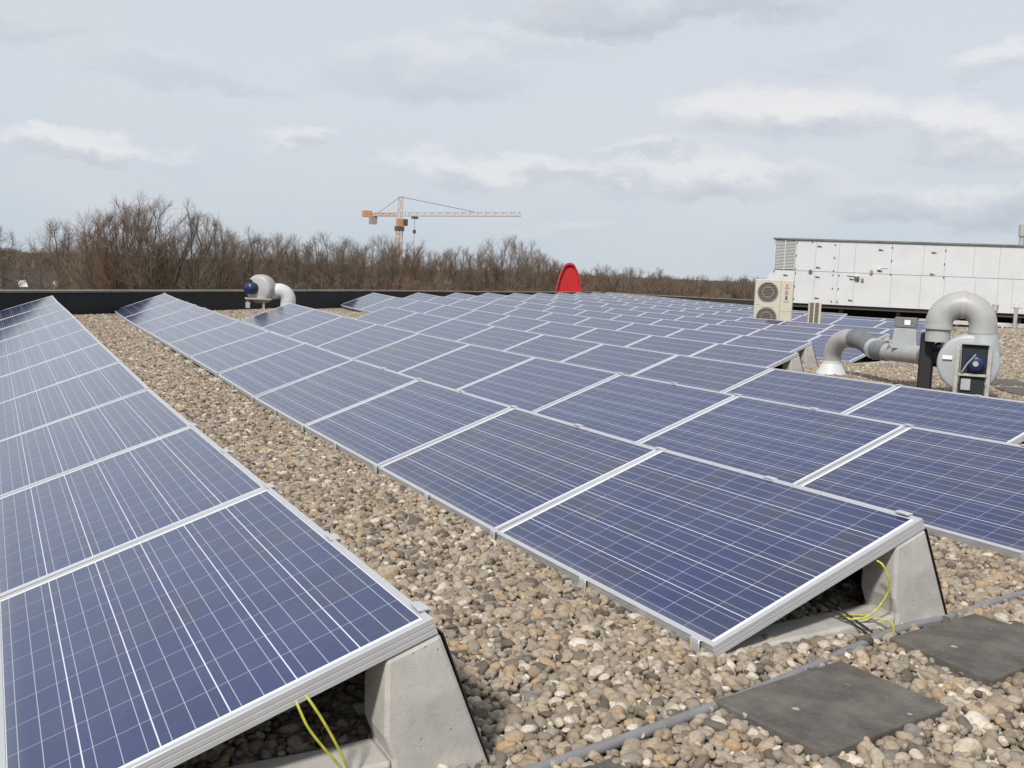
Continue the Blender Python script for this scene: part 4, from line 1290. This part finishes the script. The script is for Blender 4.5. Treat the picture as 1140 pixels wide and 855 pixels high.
# far-off wood closing the horizon
pts, rots, scl, idx = [], [], [], []
for i in range(420):
    ppx = rg.uniform(-80, 1260)
    d = rg.uniform(230, 420)
    q = G(ppx, horizon(ppx), d)
    pts.append((q.x, q.y, GZ)); rots.append((0, 0, rg.uniform(0, 6.28)))
    s_ = rg.uniform(1.2, 1.85)
    scl.append((s_ * 1.9, s_ * 1.9, s_)); idx.append(rg.integers(0, 3))
far_shr = []
for o_ in shr:
    c = o_.copy(); far_shr.append(c)
scatter("distant_woods", pts, rots, scl, idx, far_shr, "far-off brown wood along the horizon", "woods")

# houses between the trees
M_TILE = pmat("dark_roof_tiles", (0.05, 0.042, 0.042), 0.8, var=0.3, vscale=2)
M_TILE2 = pmat("brown_roof_tiles", (0.12, 0.06, 0.045), 0.8, var=0.3, vscale=2)
M_WALLB = pmat("brown_brick", (0.17, 0.11, 0.085), 0.85, var=0.2, vscale=2)
M_RENDER = pmat("white_render", (0.62, 0.61, 0.59), 0.8)
M_GLASSD = pmat("dark_window", (0.03, 0.035, 0.04), 0.15)
house_spec = [(2, 135, .3, 0), (22, 150, .5, 1), (44, 128, .2, 0), (66, 160, .45, 1), (88, 142, .35, 0), (112, 165, .4, 1), (-25, 145, .4, 0), (140, 150, .3, 0), (240, 170, .5, 1), (330, 180, .4, 0)]
for i, (px, d, az, tk) in enumerate(house_spec):
    q = G(px, horizon(px), d)
    mat = Matrix.Translation((q.x, q.y, GZ)) @ Matrix.Rotation(az, 4, 'Z')
    lab = "%s-tiled house, %s from the left among the bare trees" % ("dark" if tk == 0 else "brown", ORD[i + 1])
    h = empty("house", label=lab, cat="house", group="houses beyond the parapet", mat=mat)
    wd, dp, ev, rg_ = 9.0, 7.5, 4.2, 7.4
    m = MB(); m.prism([(-dp / 2, 0), (dp / 2, 0), (dp / 2, ev), (0, rg_ - .1), (-dp / 2, ev)], -wd / 2, wd / 2, lambda u, v, a: Vector((a, u, v))); m.build("wall", M_RENDER if i % 3 == 1 else M_WALLB, h, fix=True)
    m = MB()
    for sg in (-1, 1):
        vs = [Vector((x, sg * (dp / 2 + .35) if k == 0 else 0, (ev - .3 if k == 0 else rg_) + dz_)) for x in (-wd / 2 - .2, wd / 2 + .2) for k in (0, 1) for dz_ in (0.02, .18)]
        m.add(vs, [(0, 1, 3, 2), (4, 6, 7, 5), (0, 4, 5, 1), (2, 3, 7, 6), (0, 2, 6, 4), (1, 5, 7, 3)])
    rf = m.build("roof", M_TILE if tk == 0 else M_TILE2, h, fix=True)
    m = MB(); m.box((wd * .28, .4, rg_ + .3), (.7, .7, 1.3)); m.build("chimney", M_WALLB, rf)
    for xx in (-2.4, 1.6):
        m = MB(); sl = math.atan2(rg_ - ev + .3, dp / 2 + .35)
        m.box((0, 0, 0), (1.0, 1.2, .12), Matrix.Translation((xx, -dp / 4, (ev - .3 + rg_) / 2 + .32)) @ Matrix.Rotation(sl, 4, 'X')); m.build("skylight", M_RENDER, rf)
        m = MB(); m.box((xx, -dp / 2 - .02, 2.6), (1.6, .1, 1.3)); wn_ = m.build("window", M_GLASSD, h)

# ------------------------------------------------------------------ pebbles
def pebble_mat():
    m = bpy.data.materials.new("river_pebble"); m.use_nodes = True
    t = NT(m.node_tree); b = m.node_tree.nodes['Principled BSDF']
    oi = t.new('ShaderNodeObjectInfo'); tcn = t.new('ShaderNodeTexCoord')
    c = t.ramp(oi.outputs['Random'], PEB)
    n = t.noise(tcn.outputs['Object'], 2.2, 5, 0.65)
    c = t.mix(t.math('MULTIPLY', t.smooth(n, 0.42, 0.72), 0.55), c, (0.15, 0.125, 0.10))
    n2 = t.noise(tcn.outputs['Object'], 7, 3, 0.6)
    c = t.mix(t.math('MULTIPLY', t.smooth(n2, 0.62, 0.72), 0.4), c, (0.45, 0.42, 0.36))
    t.l.new(c, b.inputs['Base Color'])
    b.inputs['Roughness'].default_value = 0.72
    b.inputs['Specular IOR Level'].default_value = 0.35
    return m
M_PEB = pebble_mat()
import bmesh
def pebble_shape(i, sub):
    bm = bmesh.new()
    bmesh.ops.create_icosphere(bm, subdivisions=sub, radius=1.0)
    off = Vector((i * 7.3, i * 3.1, i * 1.7))
    for v in bm.verts:
        nn = mnoise.noise(v.co * 0.9 + off) * .32 + mnoise.noise(v.co * 2.1 + off) * .08
        v.co *= 1 + nn
    me = bpy.data.meshes.new("pebble_shape"); bm.to_mesh(me); bm.free()
    for p_ in me.polygons: p_.use_smooth = True
    me.materials.append(M_PEB)
    return bpy.data.objects.new("pebble_shape_%02d" % i, me)
peb_near = [pebble_shape(i, 3) for i in range(8)]
peb_far = [pebble_shape(10 + i, 2) for i in range(5)]

zr_v = np.vectorize(zg)
Rm = np.array(CR); Cn = np.array(CC)
def in_view(x, y, z, mg=60):
    d = np.stack([x, y, z], -1) - Cn
    dz = d @ Rm[2]
    u = 570 + 1164.48 * (d @ Rm[0]) / np.maximum(dz, .05); v = 427.5 - 1164.48 * (d @ Rm[1]) / np.maximum(dz, .05)
    return (dz > .2) & (u > -mg) & (u < 1140 + mg) & (v < 855 + mg * 2), dz
def panel_cover(x, y, margin):
    """true where a row of panels stands above, deeper than margin from its open near end"""
    cov = np.zeros(len(x), bool)
    for r, (k0, k1) in ROWS.items():
        y0, y1 = OFF[r] + k0 * PL, OFF[r] + k1 * PL
        cov |= (x > XR[r] + .06) & (x < XR[r] + HX + .10) & (y > y0 + margin) & (y < y1 - .05)
    return cov
def pts_layer(x0, x1, y0, y1, sp, seed, jit=.5):
    g = np.random.default_rng(seed)
    nx, ny = int((x1 - x0) / sp), int((y1 - y0) / (sp * .87))
    ix, iy = np.meshgrid(np.arange(nx), np.arange(ny))
    x = x0 + (ix + .5 * (iy % 2) + g.uniform(-jit, jit, ix.shape)) * sp
    y = y0 + (iy + g.uniform(-jit, jit, ix.shape)) * sp * .87
    return x.ravel(), y.ravel(), g
NEAR = 7.5
def gravel(name, region, sp, layers, lim, size, protos, label, seed):
    X, Y, Z, SC, RO, ID = [], [], [], [], [], []
    for li, zo in enumerate(layers):
        x, y, g = pts_layer(*region, sp, seed + li)
        z = zr_v(x, y) + zo + g.uniform(-.005, .005, len(x))
        ok, dz = in_view(x, y, z)
        ok &= (dz > lim[0]) & (dz < lim[1]) & ~panel_cover(x, y, 2.3 if lim[0] < 5 else .4)
        w_ = -.701 * x + .713 * y; t_ = .713 * x + .701 * y
        ok &= (w_ < 12.95) & (t_ < 35.7)
        if zo > -.02 and lim[0] < 5:
            for q_, *_r in SLABS:
                ins = np.ones(len(x), bool); cxq = sum(p[0] for p in q_) / 4; cyq = sum(p[1] for p in q_) / 4
                for (ax_, ay_), (bx_, by_) in zip(q_, q_[1:] + q_[:1]):
                    L_ = math.hypot(bx_ - ax_, by_ - ay_)
                    cr_ = ((bx_ - ax_) * (y - ay_) - (by_ - ay_) * (x - ax_)) / L_
                    ins &= cr_ > .004 if ((bx_ - ax_) * (cyq - ay_) - (by_ - ay_) * (cxq - ax_)) > 0 else cr_ < -.004
                ok &= ~ins
            if zo > -.02:
                near_c = np.full(len(x), 9.0)
                for (ax_, ay_), (bx_, by_) in zip(CONDUIT[:-1], CONDUIT[1:]):
                    ux, uy = bx_ - ax_, by_ - ay_
                    tt = np.clip(((x - ax_) * ux + (y - ay_) * uy) / (ux * ux + uy * uy), 0, 1)
                    near_c = np.minimum(near_c, np.hypot(x - ax_ - tt * ux, y - ay_ - tt * uy))
                ok &= (near_c > .019) | (g.random(len(x)) < (.5 if zo > 0 else .15))
        if zo > 0: ok &= g.random(len(x)) < .80
        x, y, z = x[ok], y[ok], z[ok]; n = len(x)
        s = size * np.exp(g.normal(0, .28, n)) * np.where(g.random(n) < .16, .55, 1.0)
        a = s * g.uniform(1.0, 1.38, n); b = s * g.uniform(.82, 1.05, n); c = s * g.uniform(.56, .88, n)
        X.append(x); Y.append(y); Z.append(z)
        SC.append(np.stack([a, b, c], -1)); RO.append(np.stack([g.normal(0, .38, n), g.normal(0, .38, n), g.uniform(0, 6.28, n)], -1)); ID.append(g.integers(0, len(protos), n))
    P_ = np.stack([np.concatenate(X), np.concatenate(Y), np.concatenate(Z)], -1)
    print(name, len(P_))
    return scatter(name, P_, np.concatenate(RO), np.concatenate(SC), np.concatenate(ID), protos, label, "gravel")
gravel("roof_gravel", (-3.5, 6.5, -2.2, 6.5), .0270, (-.030, -.014, .003), (0.2, NEAR), .0148, peb_near, "rounded brown and grey river pebbles covering the near roof", 100)
gravel("roof_gravel", (-3.0, 16.0, 2.0, 22.5), .0315, (-.018, .001), (NEAR, 26), .0160, peb_far, "rounded brown pebbles covering the roof further away", 200)
gravel("roof_gravel", (13.0, 31.0, 11.0, 25.0), .052, (-.018, .004), (20, 40), .027, peb_far, "pale brown pebbles on the roof in front of the plant room", 300)
